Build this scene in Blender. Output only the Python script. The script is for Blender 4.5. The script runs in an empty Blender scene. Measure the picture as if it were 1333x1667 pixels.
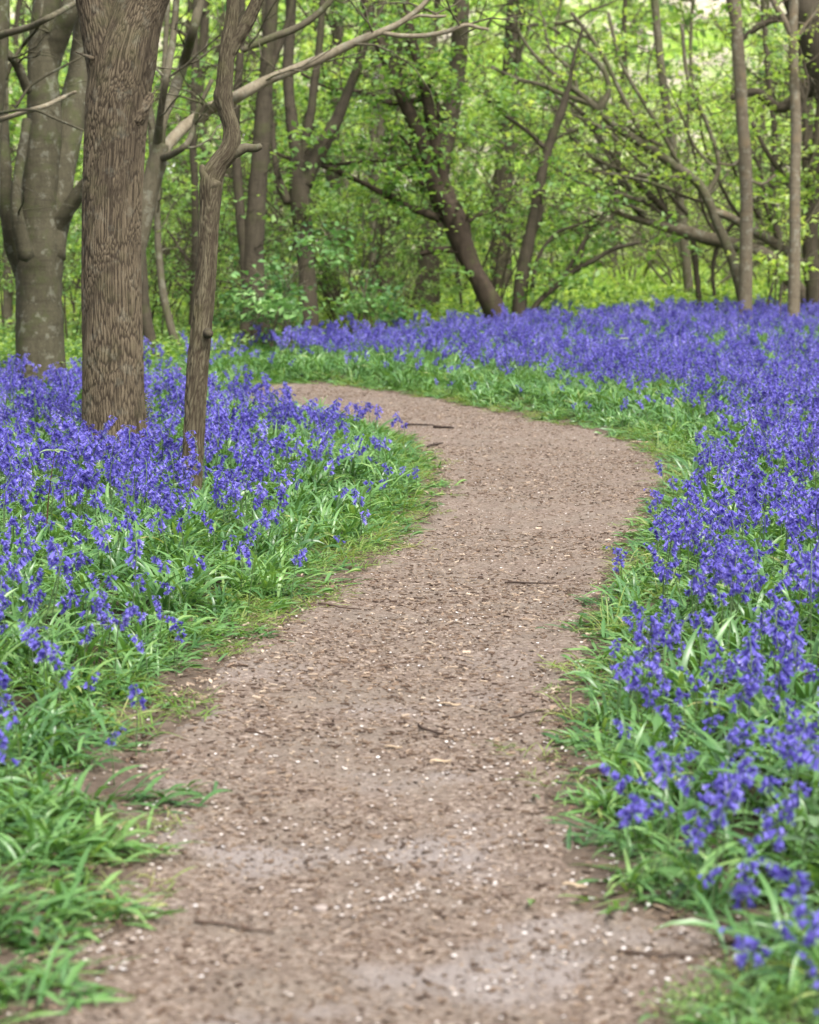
import bpy, math, random
import numpy as np
from mathutils import Vector

# ------------------------------------------------------------------ camera, sky, sun, exposure
scene = bpy.context.scene
LENS, SENSOR = 80.0, 36.0
IW, IH = 1333.0, 1667.0
FPX = LENS / SENSOR * IH                       # focal length in photo pixels
HORIZON = 400.0
TILT = math.atan((IH / 2 - HORIZON) / FPX)
CAM = np.array([0.0, 0.0, 1.5])
cam_data = bpy.data.cameras.new('camera')
cam = bpy.data.objects.new('camera', cam_data)
scene.collection.objects.link(cam)
cam.location = CAM
cam.rotation_euler = (math.pi / 2 - TILT, 0, 0)
cam_data.sensor_fit = 'VERTICAL'
cam_data.sensor_height = SENSOR
cam_data.sensor_width = SENSOR
cam_data.lens = LENS
cam_data.clip_start = 0.1
cam_data.clip_end = 2000
cam_data.dof.use_dof = True
cam_data.dof.focus_distance = 10.8
cam_data.dof.aperture_fstop = 4.2
scene.camera = cam

SUN_EL, SUN_AZ = 58.0, 150.0                   # azimuth measured clockwise from +Y (the view direction)
world = bpy.data.worlds.new('World')
scene.world = world
world.use_nodes = True
wn = world.node_tree.nodes
wl = world.node_tree.links
wn.clear()
wo = wn.new('ShaderNodeOutputWorld')
wb = wn.new('ShaderNodeBackground')
sky = wn.new('ShaderNodeTexSky')
sky.sky_type = 'NISHITA'
sky.sun_disc = False
sky.sun_elevation = math.radians(SUN_EL)
sky.sun_rotation = math.radians(SUN_AZ)
sky.air_density = 1.0
sky.dust_density = 5.0
sky.ozone_density = 0.6
hs = wn.new('ShaderNodeHueSaturation')
hs.inputs['Saturation'].default_value = 0.25   # overcast, nearly white sky
wb.inputs['Strength'].default_value = 0.125
wl.new(sky.outputs[0], hs.inputs['Color'])
wl.new(hs.outputs[0], wb.inputs['Color'])
wl.new(wb.outputs[0], wo.inputs['Surface'])

sun_data = bpy.data.lights.new('sun', 'SUN')
sun = bpy.data.objects.new('sun', sun_data)
scene.collection.objects.link(sun)
sun_data.energy = 1.5
sun_data.angle = math.radians(14)
sun_data.color = (1.0, 0.95, 0.87)
_el, _az = math.radians(SUN_EL), math.radians(SUN_AZ)
to_sun = Vector((math.sin(_az) * math.cos(_el), math.cos(_az) * math.cos(_el), math.sin(_el)))
sun.rotation_euler = to_sun.to_track_quat('Z', 'Y').to_euler()

scene.view_settings.view_transform = 'Standard'
scene.view_settings.look = 'None'
scene.view_settings.gamma = 1.0
scene.view_settings.use_curve_mapping = False
scene.view_settings.exposure = 1.38
scene.render.film_transparent = False
cy = scene.cycles
cy.max_bounces = 7
cy.diffuse_bounces = 5
cy.glossy_bounces = 2
cy.transmission_bounces = 5
cy.transparent_max_bounces = 4
cy.use_adaptive_sampling = True
cy.adaptive_threshold = 0.006
cy.use_denoising = True
cy.denoiser = 'OPENIMAGEDENOISE'
cy.denoising_input_passes = 'RGB_ALBEDO_NORMAL'
cy.caustics_reflective = False
cy.caustics_refractive = False

RNG = np.random.default_rng(11)
random.seed(5)
C = scene.collection

# ------------------------------------------------------------------ pixel <-> world
_c, _s = math.cos(TILT), math.sin(TILT)
FWD = np.array([0, _c, -_s]); UP = np.array([0, _s, _c]); RIGHT = np.array([1.0, 0, 0])

def at(px, py, depth):
    """world point seen at photo pixel px,py at this distance along the view axis"""
    u = (px - IW / 2) / FPX; v = (IH / 2 - py) / FPX
    return CAM + depth * (FWD + u * RIGHT + v * UP)

def project(P):
    d = P - CAM
    z = d @ FWD
    return IW / 2 + FPX * (d @ RIGHT) / z, IH / 2 - FPX * (d @ UP) / z, z

def flat(px, py):
    """point of the level ground at this pixel"""
    u = (px - IW / 2) / FPX; v = (IH / 2 - py) / FPX
    d = FWD + u * RIGHT + v * UP
    t = -CAM[2] / d[2]
    p = CAM + t * d
    return p[0], p[1]

# ------------------------------------------------------------------ noise
def _hash(ix, iy, seed):
    h = (ix.astype(np.int64) * 374761393 + iy.astype(np.int64) * 668265263 + seed * 1442695041) & 0xFFFFFFFF
    h = ((h ^ (h >> 13)) * 1274126177) & 0xFFFFFFFF
    h = (h ^ (h >> 16)) & 0xFFFFFFFF
    return h / 4294967295.0

def vnoise(x, y, seed=0):
    x = np.asarray(x, float); y = np.asarray(y, float)
    ix = np.floor(x); iy = np.floor(y)
    fx = x - ix; fy = y - iy
    fx = fx * fx * (3 - 2 * fx); fy = fy * fy * (3 - 2 * fy)
    a = _hash(ix, iy, seed); b = _hash(ix + 1, iy, seed)
    c = _hash(ix, iy + 1, seed); d = _hash(ix + 1, iy + 1, seed)
    return (a * (1 - fx) + b * fx) * (1 - fy) + (c * (1 - fx) + d * fx) * fy

def fbm(x, y, seed=0, oct=4):
    t = 0; a = 0.5; n = 0
    for o in range(oct):
        t = t + a * vnoise(np.asarray(x) * 2 ** o, np.asarray(y) * 2 ** o, seed + o * 17); n += a; a *= 0.5
    return t / n

def sstep(a, b, x):
    t = np.clip((np.asarray(x, float) - a) / (b - a), 0, 1)
    return t * t * (3 - 2 * t)

# ------------------------------------------------------------------ path outline and terrain
RIGHT_EDGE = [(1250, 2700), (1160, 1900), (1130, 1750), (1125, 1667), (1190, 1605), (1205, 1555), (1150, 1505), (1010, 1478), (955, 1400), (925, 1300), (922, 1200), (935, 1100),
              (960, 1000), (1005, 900), (1060, 820), (1090, 772), (1075, 740), (1020, 715), (940, 694),
              (840, 674), (740, 655), (640, 638), (540, 627), (465, 623), (420, 629), (398, 641)]
LEFT_EDGE = [(402, 664), (440, 679), (540, 688), (620, 696), (668, 712), (690, 740), (712, 775),
             (712, 805), (672, 850), (610, 900), (545, 950), (485, 1000), (410, 1050), (340, 1100), (290, 1160), (240, 1210),
             (215, 1260), (250, 1330), (215, 1400), (165, 1470), (110, 1550), (60, 1667), (20, 1750), (-60, 1900), (-420, 2700)]
POLY = np.array([flat(*p) for p in RIGHT_EDGE + LEFT_EDGE])

def seg_dist(P, A, B):
    d = B - A
    t = np.clip(((P - A) @ d) / (d @ d), 0, 1)
    return np.hypot(*(P - A - t[:, None] * d).T)

NR = len(RIGHT_EDGE)
def path_dist(x, y):
    """signed distance to the path outline, positive outside"""
    x = np.asarray(x, float).ravel(); y = np.asarray(y, float).ravel()
    P = np.stack([x, y], 1)
    dist = np.full(len(x), 1e9); inside = np.zeros(len(x), bool)
    n = len(POLY)
    for i in range(n):
        A = POLY[i]; B = POLY[(i + 1) % n]
        if i != n - 1:
            dist = np.minimum(dist, seg_dist(P, A, B))
        cond = ((A[1] > y) != (B[1] > y))
        with np.errstate(divide='ignore', invalid='ignore'):
            xi = (B[0] - A[0]) * (y - A[1]) / (B[1] - A[1]) + A[0]
        inside ^= cond & (x < xi)
    return np.where(inside, -dist, dist)

def ragged(x, y):
    """path distance with the crumbling outline that grass and soil have at the edge"""
    return path_dist(x, y) + 0.10 * (fbm(np.asarray(x).ravel() * 5, np.asarray(y).ravel() * 5, 3, 3) - 0.5) * 2 \
        + 0.06 * (vnoise(np.asarray(x).ravel() * 17, np.asarray(y).ravel() * 17, 9) - 0.5)

def base_height(x, y, pd=None):
    shp = np.shape(x)
    x = np.asarray(x, float).ravel(); y = np.asarray(y, float).ravel()
    if pd is None:
        pd = path_dist(x, y)
    h = 0.05 * (fbm(x * 0.35, y * 0.35, 41, 2) - 0.5)
    h = h + 0.07 * sstep(0.0, 0.7, pd) + 0.02 * sstep(0.3, 1.5, pd) * (fbm(x * 2, y * 2, 5, 3) - 0.3)
    h = h - 0.012 * sstep(0.0, -0.25, pd)
    h = h + 0.13 * sstep(25, 37, y) * sstep(-0.5, 4.0, x)
    hill = sstep(75, 190, y)
    h = h + hill * (27 + 5 * (fbm(x * 0.02, y * 0.02, 77, 2) - 0.5))
    return h.reshape(shp)

def ground_z(x, y):
    return float(base_height(np.array([x]), np.array([y]))[0])

def ground_at(px, py):
    x, y = flat(px, py)
    return np.array([x, y, ground_z(x, y)])

# ------------------------------------------------------------------ mesh helpers
def make_mesh(name, V, Q=None, T=None, mat_q=None, mat_t=None, mats=(), smooth=True, tint=None):
    V = np.asarray(V, np.float32).reshape(-1, 3)
    Q = np.zeros((0, 4), np.int32) if Q is None or len(Q) == 0 else np.asarray(Q, np.int32)
    T = np.zeros((0, 3), np.int32) if T is None or len(T) == 0 else np.asarray(T, np.int32)
    me = bpy.data.meshes.new(name)
    me.vertices.add(len(V)); me.vertices.foreach_set('co', V.ravel())
    nl = Q.size + T.size
    me.loops.add(nl)
    me.loops.foreach_set('vertex_index', np.concatenate([Q.ravel(), T.ravel()]))
    me.polygons.add(len(Q) + len(T))
    ls = np.concatenate([np.arange(len(Q)) * 4, Q.size + np.arange(len(T)) * 3]).astype(np.int32)
    me.polygons.foreach_set('loop_start', ls)
    mi = np.concatenate([np.zeros(len(Q), np.int32) if mat_q is None else np.asarray(mat_q, np.int32),
                         np.zeros(len(T), np.int32) if mat_t is None else np.asarray(mat_t, np.int32)])
    for m in mats:
        me.materials.append(m)
    if len(mi):
        me.polygons.foreach_set('material_index', mi)
        me.polygons.foreach_set('use_smooth', np.full(len(mi), smooth))
    if tint is not None:
        a = me.attributes.new('tint', 'FLOAT', 'POINT')
        a.data.foreach_set('value', np.asarray(tint, np.float32))
    me.update(calc_edges=True)
    me.validate()
    return me

class MB:
    """collects pieces that become one mesh"""
    def __init__(self):
        self.V = []; self.Q = []; self.T = []; self.mq = []; self.mt = []; self.tint = []; self.n = 0
    def add(self, V, Q=None, T=None, mat=0, tint=0.5):
        V = np.asarray(V, float).reshape(-1, 3)
        if Q is not None and len(Q):
            Q = np.asarray(Q); self.Q.append(Q + self.n); self.mq.append(np.full(len(Q), mat))
        if T is not None and len(T):
            T = np.asarray(T); self.T.append(T + self.n); self.mt.append(np.full(len(T), mat))
        self.V.append(V); self.n += len(V)
        self.tint.append(np.broadcast_to(np.asarray(tint, float), (len(V),)))
    def mesh(self, name, mats, off=(0, 0, 0), smooth=True):
        cat = lambda L: np.concatenate(L) if L else None
        return make_mesh(name, np.concatenate(self.V) - np.asarray(off), cat(self.Q), cat(self.T), cat(self.mq), cat(self.mt),
                         mats, smooth, np.concatenate(self.tint))
    def build(self, name, mats, parent=None, smooth=True):
        off = parent.location if parent is not None else (0, 0, 0)
        return link(name, self.mesh(name, mats, off, smooth), parent)

def link(name, me, parent=None, coll=None):
    o = bpy.data.objects.new(name, me)
    (coll or C).objects.link(o)
    if parent is not None:
        o.parent = parent
    return o

def tag(o, label=None, cat=None, group=None, kind=None):
    if label: o['label'] = label
    if cat: o['category'] = cat
    if group: o['group'] = group
    if kind: o['kind'] = kind
    return o

def thing(name, loc, label, cat, group=None):
    o = bpy.data.objects.new(name, None)
    o.empty_display_size = 0.1
    C.objects.link(o)
    o.location = [float(v) for v in loc]
    return tag(o, label, cat, group)

def copy_tree(o, loc, rz=0.0, scale=1.0, label=None, group=None):
    c = o.copy(); C.objects.link(c)
    c.location = [float(v) for v in loc]; c.rotation_euler = (0, 0, rz); c.scale = (scale,) * 3
    if label: c['label'] = label
    if group: c['group'] = group
    for ch in o.children:
        d = ch.copy(); C.objects.link(d); d.parent = c
    return c

def spline(P, per=6):
    """Catmull-Rom through the rows of P (any number of columns)"""
    P = np.asarray(P, float)
    if len(P) < 3:
        t = np.linspace(0, 1, per + 1)[:, None]
        return P[0] * (1 - t) + P[-1] * t
    E = np.vstack([2 * P[0] - P[1], P, 2 * P[-1] - P[-2]])
    out = []
    for i in range(1, len(E) - 2):
        p0, p1, p2, p3 = E[i - 1], E[i], E[i + 1], E[i + 2]
        for t in np.linspace(0, 1, per, endpoint=False):
            out.append(0.5 * (2 * p1 + (p2 - p0) * t + (2 * p0 - 5 * p1 + 4 * p2 - p3) * t * t + (3 * p1 - p0 - 3 * p2 + p3) * t ** 3))
    out.append(P[-1])
    return np.array(out)

def tube(P, R, seg=10, rough=0.0, seed=0, cap=True, freq=4.0):
    """swept tube; rough makes its section uneven. returns V, Q, T"""
    P = np.asarray(P, float); R = np.asarray(R, float)
    n = len(P)
    Tn = np.gradient(P, axis=0); Tn /= np.linalg.norm(Tn, axis=1)[:, None] + 1e-12
    a = np.array([1.0, 0, 0]) if abs(Tn[0][0]) < 0.8 else np.array([0, 1.0, 0])
    N = np.cross(Tn[0], a); N /= np.linalg.norm(N)
    Ns = [N]
    for i in range(1, n):
        N = N - Tn[i] * (N @ Tn[i]); N /= np.linalg.norm(N) + 1e-12
        Ns.append(N)
    Ns = np.array(Ns); Bs = np.cross(Tn, Ns)
    th = np.linspace(0, 2 * np.pi, seg, endpoint=False)
    rr = np.repeat(R[:, None], seg, 1)
    if rough:
        L = np.concatenate([[0], np.cumsum(np.linalg.norm(np.diff(P, axis=0), axis=1))])
        rm = R.mean() + 1e-6
        nz = fbm(np.cos(th)[None, :] * 1.3 + L[:, None] / rm * 0.12 * freq + seed, np.sin(th)[None, :] * 1.3 + seed * 3.1 + L[:, None] / rm * 0.05, seed, 3) - 0.5
        rr = rr * (1 + 2 * rough * nz)
    V = P[:, None, :] + rr[:, :, None] * (np.cos(th)[None, :, None] * Ns[:, None, :] + np.sin(th)[None, :, None] * Bs[:, None, :])
    V = V.reshape(-1, 3)
    i, j = np.meshgrid(np.arange(n - 1), np.arange(seg), indexing='ij')
    j2 = (j + 1) % seg
    Q = np.stack([i * seg + j, i * seg + j2, (i + 1) * seg + j2, (i + 1) * seg + j], -1).reshape(-1, 4)
    T = None
    if cap:
        c = len(V); V = np.vstack([V, P[-1] + Tn[-1] * R[-1] * 0.4])
        k = np.arange(seg)
        T = np.stack([(n - 1) * seg + k, (n - 1) * seg + (k + 1) % seg, np.full(seg, c)], 1)
        V = np.vstack([V, P[0] - Tn[0] * R[0] * 0.5])
        T = np.vstack([T, np.stack([(k + 1) % seg, k, np.full(seg, c + 1)], 1)])
    return V, Q, T

def leaf_quads(P, size, up=0.4, rng=RNG, aspect=0.62, droop=0.0):
    """little folded leaves (two quads' worth of faces each) at the points P"""
    n = len(P)
    d = rng.normal(size=(n, 3)); d[:, 2] = d[:, 2] * 0.5 - droop
    d /= np.linalg.norm(d, axis=1)[:, None]
    nrm = rng.normal(size=(n, 3)) * (1 - up); nrm[:, 2] += up * 1.6
    w = np.cross(d, nrm); w /= np.linalg.norm(w, axis=1)[:, None] + 1e-9
    nn = np.cross(w, d)
    s = (size * rng.uniform(0.6, 1.3, n))[:, None]
    a = P; b = P + d * s * 0.45 + w * s * aspect * 0.5 + nn * s * 0.1
    c = P + d * s - nn * s * 0.08; e = P + d * s * 0.45 - w * s * aspect * 0.5 + nn * s * 0.1
    V = np.stack([a, b, c, e], 1).reshape(-1, 3)
    k = np.arange(n)[:, None] * 4
    T = np.concatenate([k + [0, 1, 2], k + [0, 2, 3]])
    return V, T

def sprays(tp, n, blob, rng, w=None, per=8, r=0.10):
    """n leaves gathered into little sprays around the twig points; returns positions and one pigment value per leaf"""
    m = max(1, n // per)
    c = tp[rng.choice(len(tp), m, p=w)] + rng.normal(0, blob * 0.7, (m, 3)) * [1, 1, 0.6]
    k = rng.integers(0, m, n)
    P = c[k] + rng.normal(0, r, (n, 3)) * [1, 1, 0.45]
    tone = np.clip(rng.normal(0.5, 0.24, m), 0, 1)[k] + rng.normal(0, 0.08, n)
    return P, np.clip(tone, 0, 1)

# ------------------------------------------------------------------ materials
def new_mat(name):
    m = bpy.data.materials.new(name); m.use_nodes = True
    nt = m.node_tree; nt.nodes.clear()
    out = nt.nodes.new('ShaderNodeOutputMaterial')
    return m, nt, out

def nd(nt, typ, **kw):
    n = nt.nodes.new(typ)
    for k, v in kw.items():
        setattr(n, k, v)
    return n

def ramp(nt, fac, stops, interp='LINEAR'):
    r = nt.nodes.new('ShaderNodeValToRGB')
    r.color_ramp.interpolation = interp
    el = r.color_ramp.elements
    while len(el) < len(stops):
        el.new(0.5)
    for e, (p, c) in zip(el, stops):
        e.position = p; e.color = (*c, 1)
    nt.links.new(fac, r.inputs[0])
    return r.outputs[0]

def noise(nt, scale, vec=None, detail=4, rough=0.6, dist=0.0):
    n = nt.nodes.new('ShaderNodeTexNoise')
    n.inputs['Scale'].default_value = scale; n.inputs['Detail'].default_value = detail
    n.inputs['Roughness'].default_value = rough; n.inputs['Distortion'].default_value = dist
    if vec is not None:
        nt.links.new(vec, n.inputs['Vector'])
    return n.outputs['Fac']

def mixc(nt, fac, a, b, typ='MIX'):
    m = nt.nodes.new('ShaderNodeMix'); m.data_type = 'RGBA'; m.blend_type = typ
    for s, v in ((0, fac), (6, a), (7, b)):
        if hasattr(v, 'is_linked') or hasattr(v, 'node'):
            nt.links.new(v, m.inputs[s])
        else:
            m.inputs[s].default_value = v if s == 0 else (*v, 1)
    return m.outputs[2]

def math_n(nt, op, a, b=None, clamp=False):
    m = nt.nodes.new('ShaderNodeMath'); m.operation = op; m.use_clamp = clamp
    for i, v in enumerate((a, b)):
        if v is None: continue
        if hasattr(v, 'node'): nt.links.new(v, m.inputs[i])
        else: m.inputs[i].default_value = v
    return m.outputs[0]

def leaf_material(name, stops, rough=0.45, trans=0.52, tcol=(1.3, 1.25, 0.5), spec=0.4, use_random=False):
    """leaf: glossy-ish reflecting face plus light passing through; pigment varies leaf to leaf"""
    m, nt, out = new_mat(name)
    at_ = nd(nt, 'ShaderNodeAttribute', attribute_name='tint')
    fac = at_.outputs['Fac']
    if use_random:
        oi = nd(nt, 'ShaderNodeObjectInfo')
        fac = math_n(nt, 'ADD', math_n(nt, 'MULTIPLY', fac, 0.5), math_n(nt, 'MULTIPLY', oi.outputs['Random'], 0.5))
    col = ramp(nt, fac, stops)
    p = nd(nt, 'ShaderNodeBsdfPrincipled')
    nt.links.new(col, p.inputs['Base Color'])
    p.inputs['Roughness'].default_value = rough
    p.inputs['Specular IOR Level'].default_value = spec
    t = nd(nt, 'ShaderNodeBsdfTranslucent')
    tc = mixc(nt, 1.0, col, tcol, 'MULTIPLY')
    nt.links.new(tc, t.inputs['Color'])
    mx = nd(nt, 'ShaderNodeMixShader'); mx.inputs[0].default_value = trans
    nt.links.new(p.outputs[0], mx.inputs[1]); nt.links.new(t.outputs[0], mx.inputs[2])
    nt.links.new(mx.outputs[0], out.inputs['Surface'])
    return m

def bark_material(name, dark, light, scale=30.0, stretch=0.18, bump=0.6, moss=0.0, moss_col=(0.06, 0.075, 0.02), lichen=0.0, bands=0.0, crack=None):
    m, nt, out = new_mat(name)
    tc = nd(nt, 'ShaderNodeTexCoord')
    mp = nd(nt, 'ShaderNodeMapping'); mp.inputs['Scale'].default_value = (1, 1, stretch)
    nt.links.new(tc.outputs['Object'], mp.inputs['Vector'])
    n1 = noise(nt, scale, mp.outputs[0], 6, 0.65, 0.4)
    big = noise(nt, 2.2, tc.outputs['Object'], 4, 0.6)
    fine = noise(nt, scale * 5, mp.outputs[0], 3, 0.6)
    f = math_n(nt, 'ADD', math_n(nt, 'MULTIPLY', n1, 0.65), math_n(nt, 'MULTIPLY', fine, 0.35))
    col = ramp(nt, f, [(0.32, dark), (0.66, light)])
    col = mixc(nt, math_n(nt, 'MULTIPLY', big, 0.6), col, tuple(0.55 * (a + b) * 0.5 + 0.2 * b for a, b in zip(dark, light)))
    hgt = f
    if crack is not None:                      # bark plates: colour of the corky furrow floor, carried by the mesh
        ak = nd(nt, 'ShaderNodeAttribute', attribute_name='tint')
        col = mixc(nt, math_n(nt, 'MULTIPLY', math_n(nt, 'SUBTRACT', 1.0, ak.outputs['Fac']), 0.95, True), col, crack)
    if moss:
        mn = noise(nt, 3.2, tc.outputs['Object'], 5, 0.65)
        mf = ramp(nt, mn, [(0.52, (0, 0, 0)), (0.66, (1, 1, 1))])
        col = mixc(nt, math_n(nt, 'MULTIPLY', mf, moss), col, moss_col)
    if lichen:
        ln = noise(nt, 9.0, tc.outputs['Object'], 5, 0.7)
        lf = ramp(nt, ln, [(0.55, (0, 0, 0)), (0.62, (1, 1, 1))])
        col = mixc(nt, math_n(nt, 'MULTIPLY', lf, lichen), col, (0.33, 0.34, 0.27))
    if bands:                                  # horizontal rings of smooth bark
        mb = nd(nt, 'ShaderNodeMapping'); mb.inputs['Scale'].default_value = (0.6, 0.6, 6)
        nt.links.new(tc.outputs['Object'], mb.inputs['Vector'])
        bn = noise(nt, 2.5, mb.outputs[0], 5, 0.7)
        bf = ramp(nt, bn, [(0.5, (0, 0, 0)), (0.62, (1, 1, 1))])
        col = mixc(nt, math_n(nt, 'MULTIPLY', bf, bands), col, tuple(v * 0.55 for v in dark))
    p = nd(nt, 'ShaderNodeBsdfPrincipled')
    nt.links.new(col, p.inputs['Base Color'])
    p.inputs['Roughness'].default_value = 0.85
    p.inputs['Specular IOR Level'].default_value = 0.2
    b = nd(nt, 'ShaderNodeBump'); b.inputs['Strength'].default_value = bump; b.inputs['Distance'].default_value = 0.02
    nt.links.new(hgt, b.inputs['Height']); nt.links.new(b.outputs[0], p.inputs['Normal'])
    nt.links.new(p.outputs[0], out.inputs['Surface'])
    return m

def plain_material(name, stops, rough=0.8, scale=40, use_random=False, trans=0.0):
    m, nt, out = new_mat(name)
    ak = nd(nt, 'ShaderNodeAttribute', attribute_name='tint')
    tc = nd(nt, 'ShaderNodeTexCoord')
    f = math_n(nt, 'ADD', ak.outputs['Fac'], math_n(nt, 'MULTIPLY', math_n(nt, 'SUBTRACT', noise(nt, scale, tc.outputs['Object']), 0.5), 0.35))
    col = ramp(nt, f, stops)
    p = nd(nt, 'ShaderNodeBsdfPrincipled')
    nt.links.new(col, p.inputs['Base Color'])
    p.inputs['Roughness'].default_value = rough
    p.inputs['Specular IOR Level'].default_value = 0.25
    nt.links.new(p.outputs[0], out.inputs['Surface'])
    return m

def soil_material(name, path=True):
    m, nt, out = new_mat(name)
    tc = nd(nt, 'ShaderNodeTexCoord')
    O = tc.outputs['Object']
    big = noise(nt, 1.1, O, 5, 0.6)
    mid = noise(nt, 9.0, O, 6, 0.65)
    fine = noise(nt, 85.0, O, 5, 0.7)
    if path:
        col = ramp(nt, mid, [(0.3, (0.118, 0.096, 0.080)), (0.55, (0.19, 0.155, 0.126)), (0.75, (0.252, 0.213, 0.178))])
        # crumbs, bark shreds and grit trodden into the surface
        v = nd(nt, 'ShaderNodeTexVoronoi'); v.inputs['Scale'].default_value = 95
        mp = nd(nt, 'ShaderNodeMapping'); mp.inputs['Scale'].default_value = (0.7, 1.0, 1)
        nt.links.new(O, mp.inputs['Vector']); nt.links.new(mp.outputs[0], v.inputs['Vector'])
        crumb = ramp(nt, v.outputs['Color'], [(0.0, (0.055, 0.036, 0.027)), (0.4, (0.14, 0.1, 0.078)), (0.75, (0.24, 0.19, 0.155)), (1.0, (0.42, 0.35, 0.29))])
        cf = ramp(nt, noise(nt, 2.6, O, 4, 0.6), [(0.36, (0.15, 0.15, 0.15)), (0.56, (0.8, 0.8, 0.8))])
        col = mixc(nt, cf, col, crumb)
        # bare worn patches of grey silt
        sy = nd(nt, 'ShaderNodeSeparateXYZ'); nt.links.new(O, sy.inputs[0])
        nr = nd(nt, 'ShaderNodeMapRange'); nr.inputs[1].default_value = 9.0; nr.inputs[2].default_value = 5.5
        nt.links.new(sy.outputs['Y'], nr.inputs[0])
        gf = math_n(nt, 'MULTIPLY', ramp(nt, noise(nt, 1.7, O, 3, 0.5), [(0.53, (0, 0, 0)), (0.64, (0.75, 0.75, 0.75))]), nr.outputs[0])
        col = mixc(nt, gf, col, (0.25, 0.22, 0.207))
        hv = v.outputs['Distance']
    else:
        col = ramp(nt, mid, [(0.3, (0.035, 0.028, 0.015)), (0.55, (0.075, 0.062, 0.03)), (0.75, (0.06, 0.09, 0.025))])
        hv = None
    col = mixc(nt, 0.55, col, ramp(nt, fine, [(0.25, (0.25, 0.25, 0.25)), (0.75, (0.78, 0.78, 0.78))]), 'OVERLAY')
    p = nd(nt, 'ShaderNodeBsdfPrincipled')
    nt.links.new(col, p.inputs['Base Color'])
    p.inputs['Roughness'].default_value = 0.9
    p.inputs['Specular IOR Level'].default_value = 0.15
    b = nd(nt, 'ShaderNodeBump'); b.inputs['Strength'].default_value = 0.8; b.inputs['Distance'].default_value = 0.012
    h = fine
    if hv is not None:
        h = math_n(nt, 'ADD', math_n(nt, 'MULTIPLY', fine, 0.6), math_n(nt, 'MULTIPLY', hv, 0.6))
    nt.links.new(h, b.inputs['Height']); nt.links.new(b.outputs[0], p.inputs['Normal'])
    nt.links.new(p.outputs[0], out.inputs['Surface'])
    return m

def forest_floor_material():
    """woodland soil near, green ground flora and leaf litter further off"""
    m, nt, out = new_mat('forest_floor')
    tc = nd(nt, 'ShaderNodeTexCoord'); O = tc.outputs['Object']
    mid = noise(nt, 9.0, O, 6, 0.65)
    near = ramp(nt, mid, [(0.3, (0.06, 0.045, 0.033)), (0.55, (0.115, 0.088, 0.068)), (0.75, (0.17, 0.137, 0.11))])
    near = mixc(nt, 0.6, near, ramp(nt, noise(nt, 85.0, O, 5, 0.7), [(0.25, (0.2, 0.2, 0.2)), (0.75, (0.8, 0.8, 0.8))]), 'OVERLAY')
    ak = nd(nt, 'ShaderNodeAttribute', attribute_name='tint')      # leaf mould off the trodden margin, coloured darker to deepen shade under leaves
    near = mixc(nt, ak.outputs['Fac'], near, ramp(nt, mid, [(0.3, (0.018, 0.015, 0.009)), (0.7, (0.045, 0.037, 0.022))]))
    pn = noise(nt, 0.22, O, 5, 0.65, 0.6)
    lit = ramp(nt, noise(nt, 2.5, O, 6, 0.7), [(0.3, (0.27, 0.235, 0.18)), (0.7, (0.5, 0.46, 0.37))])
    grn = ramp(nt, noise(nt, 1.5, O, 6, 0.7), [(0.3, (0.13, 0.24, 0.03)), (0.7, (0.33, 0.5, 0.07))])
    far = mixc(nt, ramp(nt, pn, [(0.44, (0, 0, 0)), (0.58, (1, 1, 1))]), grn, lit)
    sx = nd(nt, 'ShaderNodeSeparateXYZ'); nt.links.new(O, sx.inputs[0])
    f = nd(nt, 'ShaderNodeMapRange'); f.inputs[1].default_value = 36; f.inputs[2].default_value = 48
    nt.links.new(sx.outputs['Y'], f.inputs[0])
    col = mixc(nt, f.outputs[0], near, far)
    p = nd(nt, 'ShaderNodeBsdfPrincipled')
    nt.links.new(col, p.inputs['Base Color']); p.inputs['Roughness'].default_value = 0.95
    p.inputs['Specular IOR Level'].default_value = 0.1
    b = nd(nt, 'ShaderNodeBump'); b.inputs['Strength'].default_value = 0.7; b.inputs['Distance'].default_value = 0.03
    nt.links.new(mid, b.inputs['Height']); nt.links.new(b.outputs[0], p.inputs['Normal'])
    nt.links.new(p.outputs[0], out.inputs['Surface'])
    return m

M = {}
M['path'] = soil_material('trodden_earth')
M['floor'] = forest_floor_material()
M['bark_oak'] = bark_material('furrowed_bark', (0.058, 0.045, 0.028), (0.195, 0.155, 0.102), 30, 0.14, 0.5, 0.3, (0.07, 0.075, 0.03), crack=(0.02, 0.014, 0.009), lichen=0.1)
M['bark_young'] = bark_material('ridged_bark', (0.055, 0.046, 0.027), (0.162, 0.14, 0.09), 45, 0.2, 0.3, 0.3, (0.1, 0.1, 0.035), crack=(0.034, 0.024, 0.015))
M['bark_smooth'] = bark_material('smooth_bark', (0.042, 0.037, 0.022), (0.105, 0.095, 0.06), 14, 0.5, 0.5, 0.85, (0.065, 0.075, 0.028), 0.25, 0.3)
M['bark_dark'] = bark_material('dark_bark', (0.027, 0.022, 0.014), (0.082, 0.068, 0.046), 22, 0.25, 0.5, 0.3, bands=0.25)
M['bark_brown'] = bark_material('brown_bark', (0.018, 0.013, 0.009), (0.068, 0.05, 0.033), 20, 0.3, 0.5, 0.4, bands=0.3)
M['bark_pale'] = bark_material('pale_bark', (0.085, 0.066, 0.042), (0.19, 0.16, 0.112), 16, 0.5, 0.3, 0.35, (0.2, 0.14, 0.07), 0.35, 0.3)
M['bark_dead'] = bark_material('bleached_wood', (0.11, 0.088, 0.056), (0.31, 0.268, 0.19), 20, 0.5, 0.4, 0.2, (0.12, 0.11, 0.05), 0.3)
M['bark_grey'] = bark_material('grey_green_bark', (0.05, 0.044, 0.028), (0.14, 0.122, 0.08), 18, 0.35, 0.4, 0.6, (0.07, 0.085, 0.028), 0.2)
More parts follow.
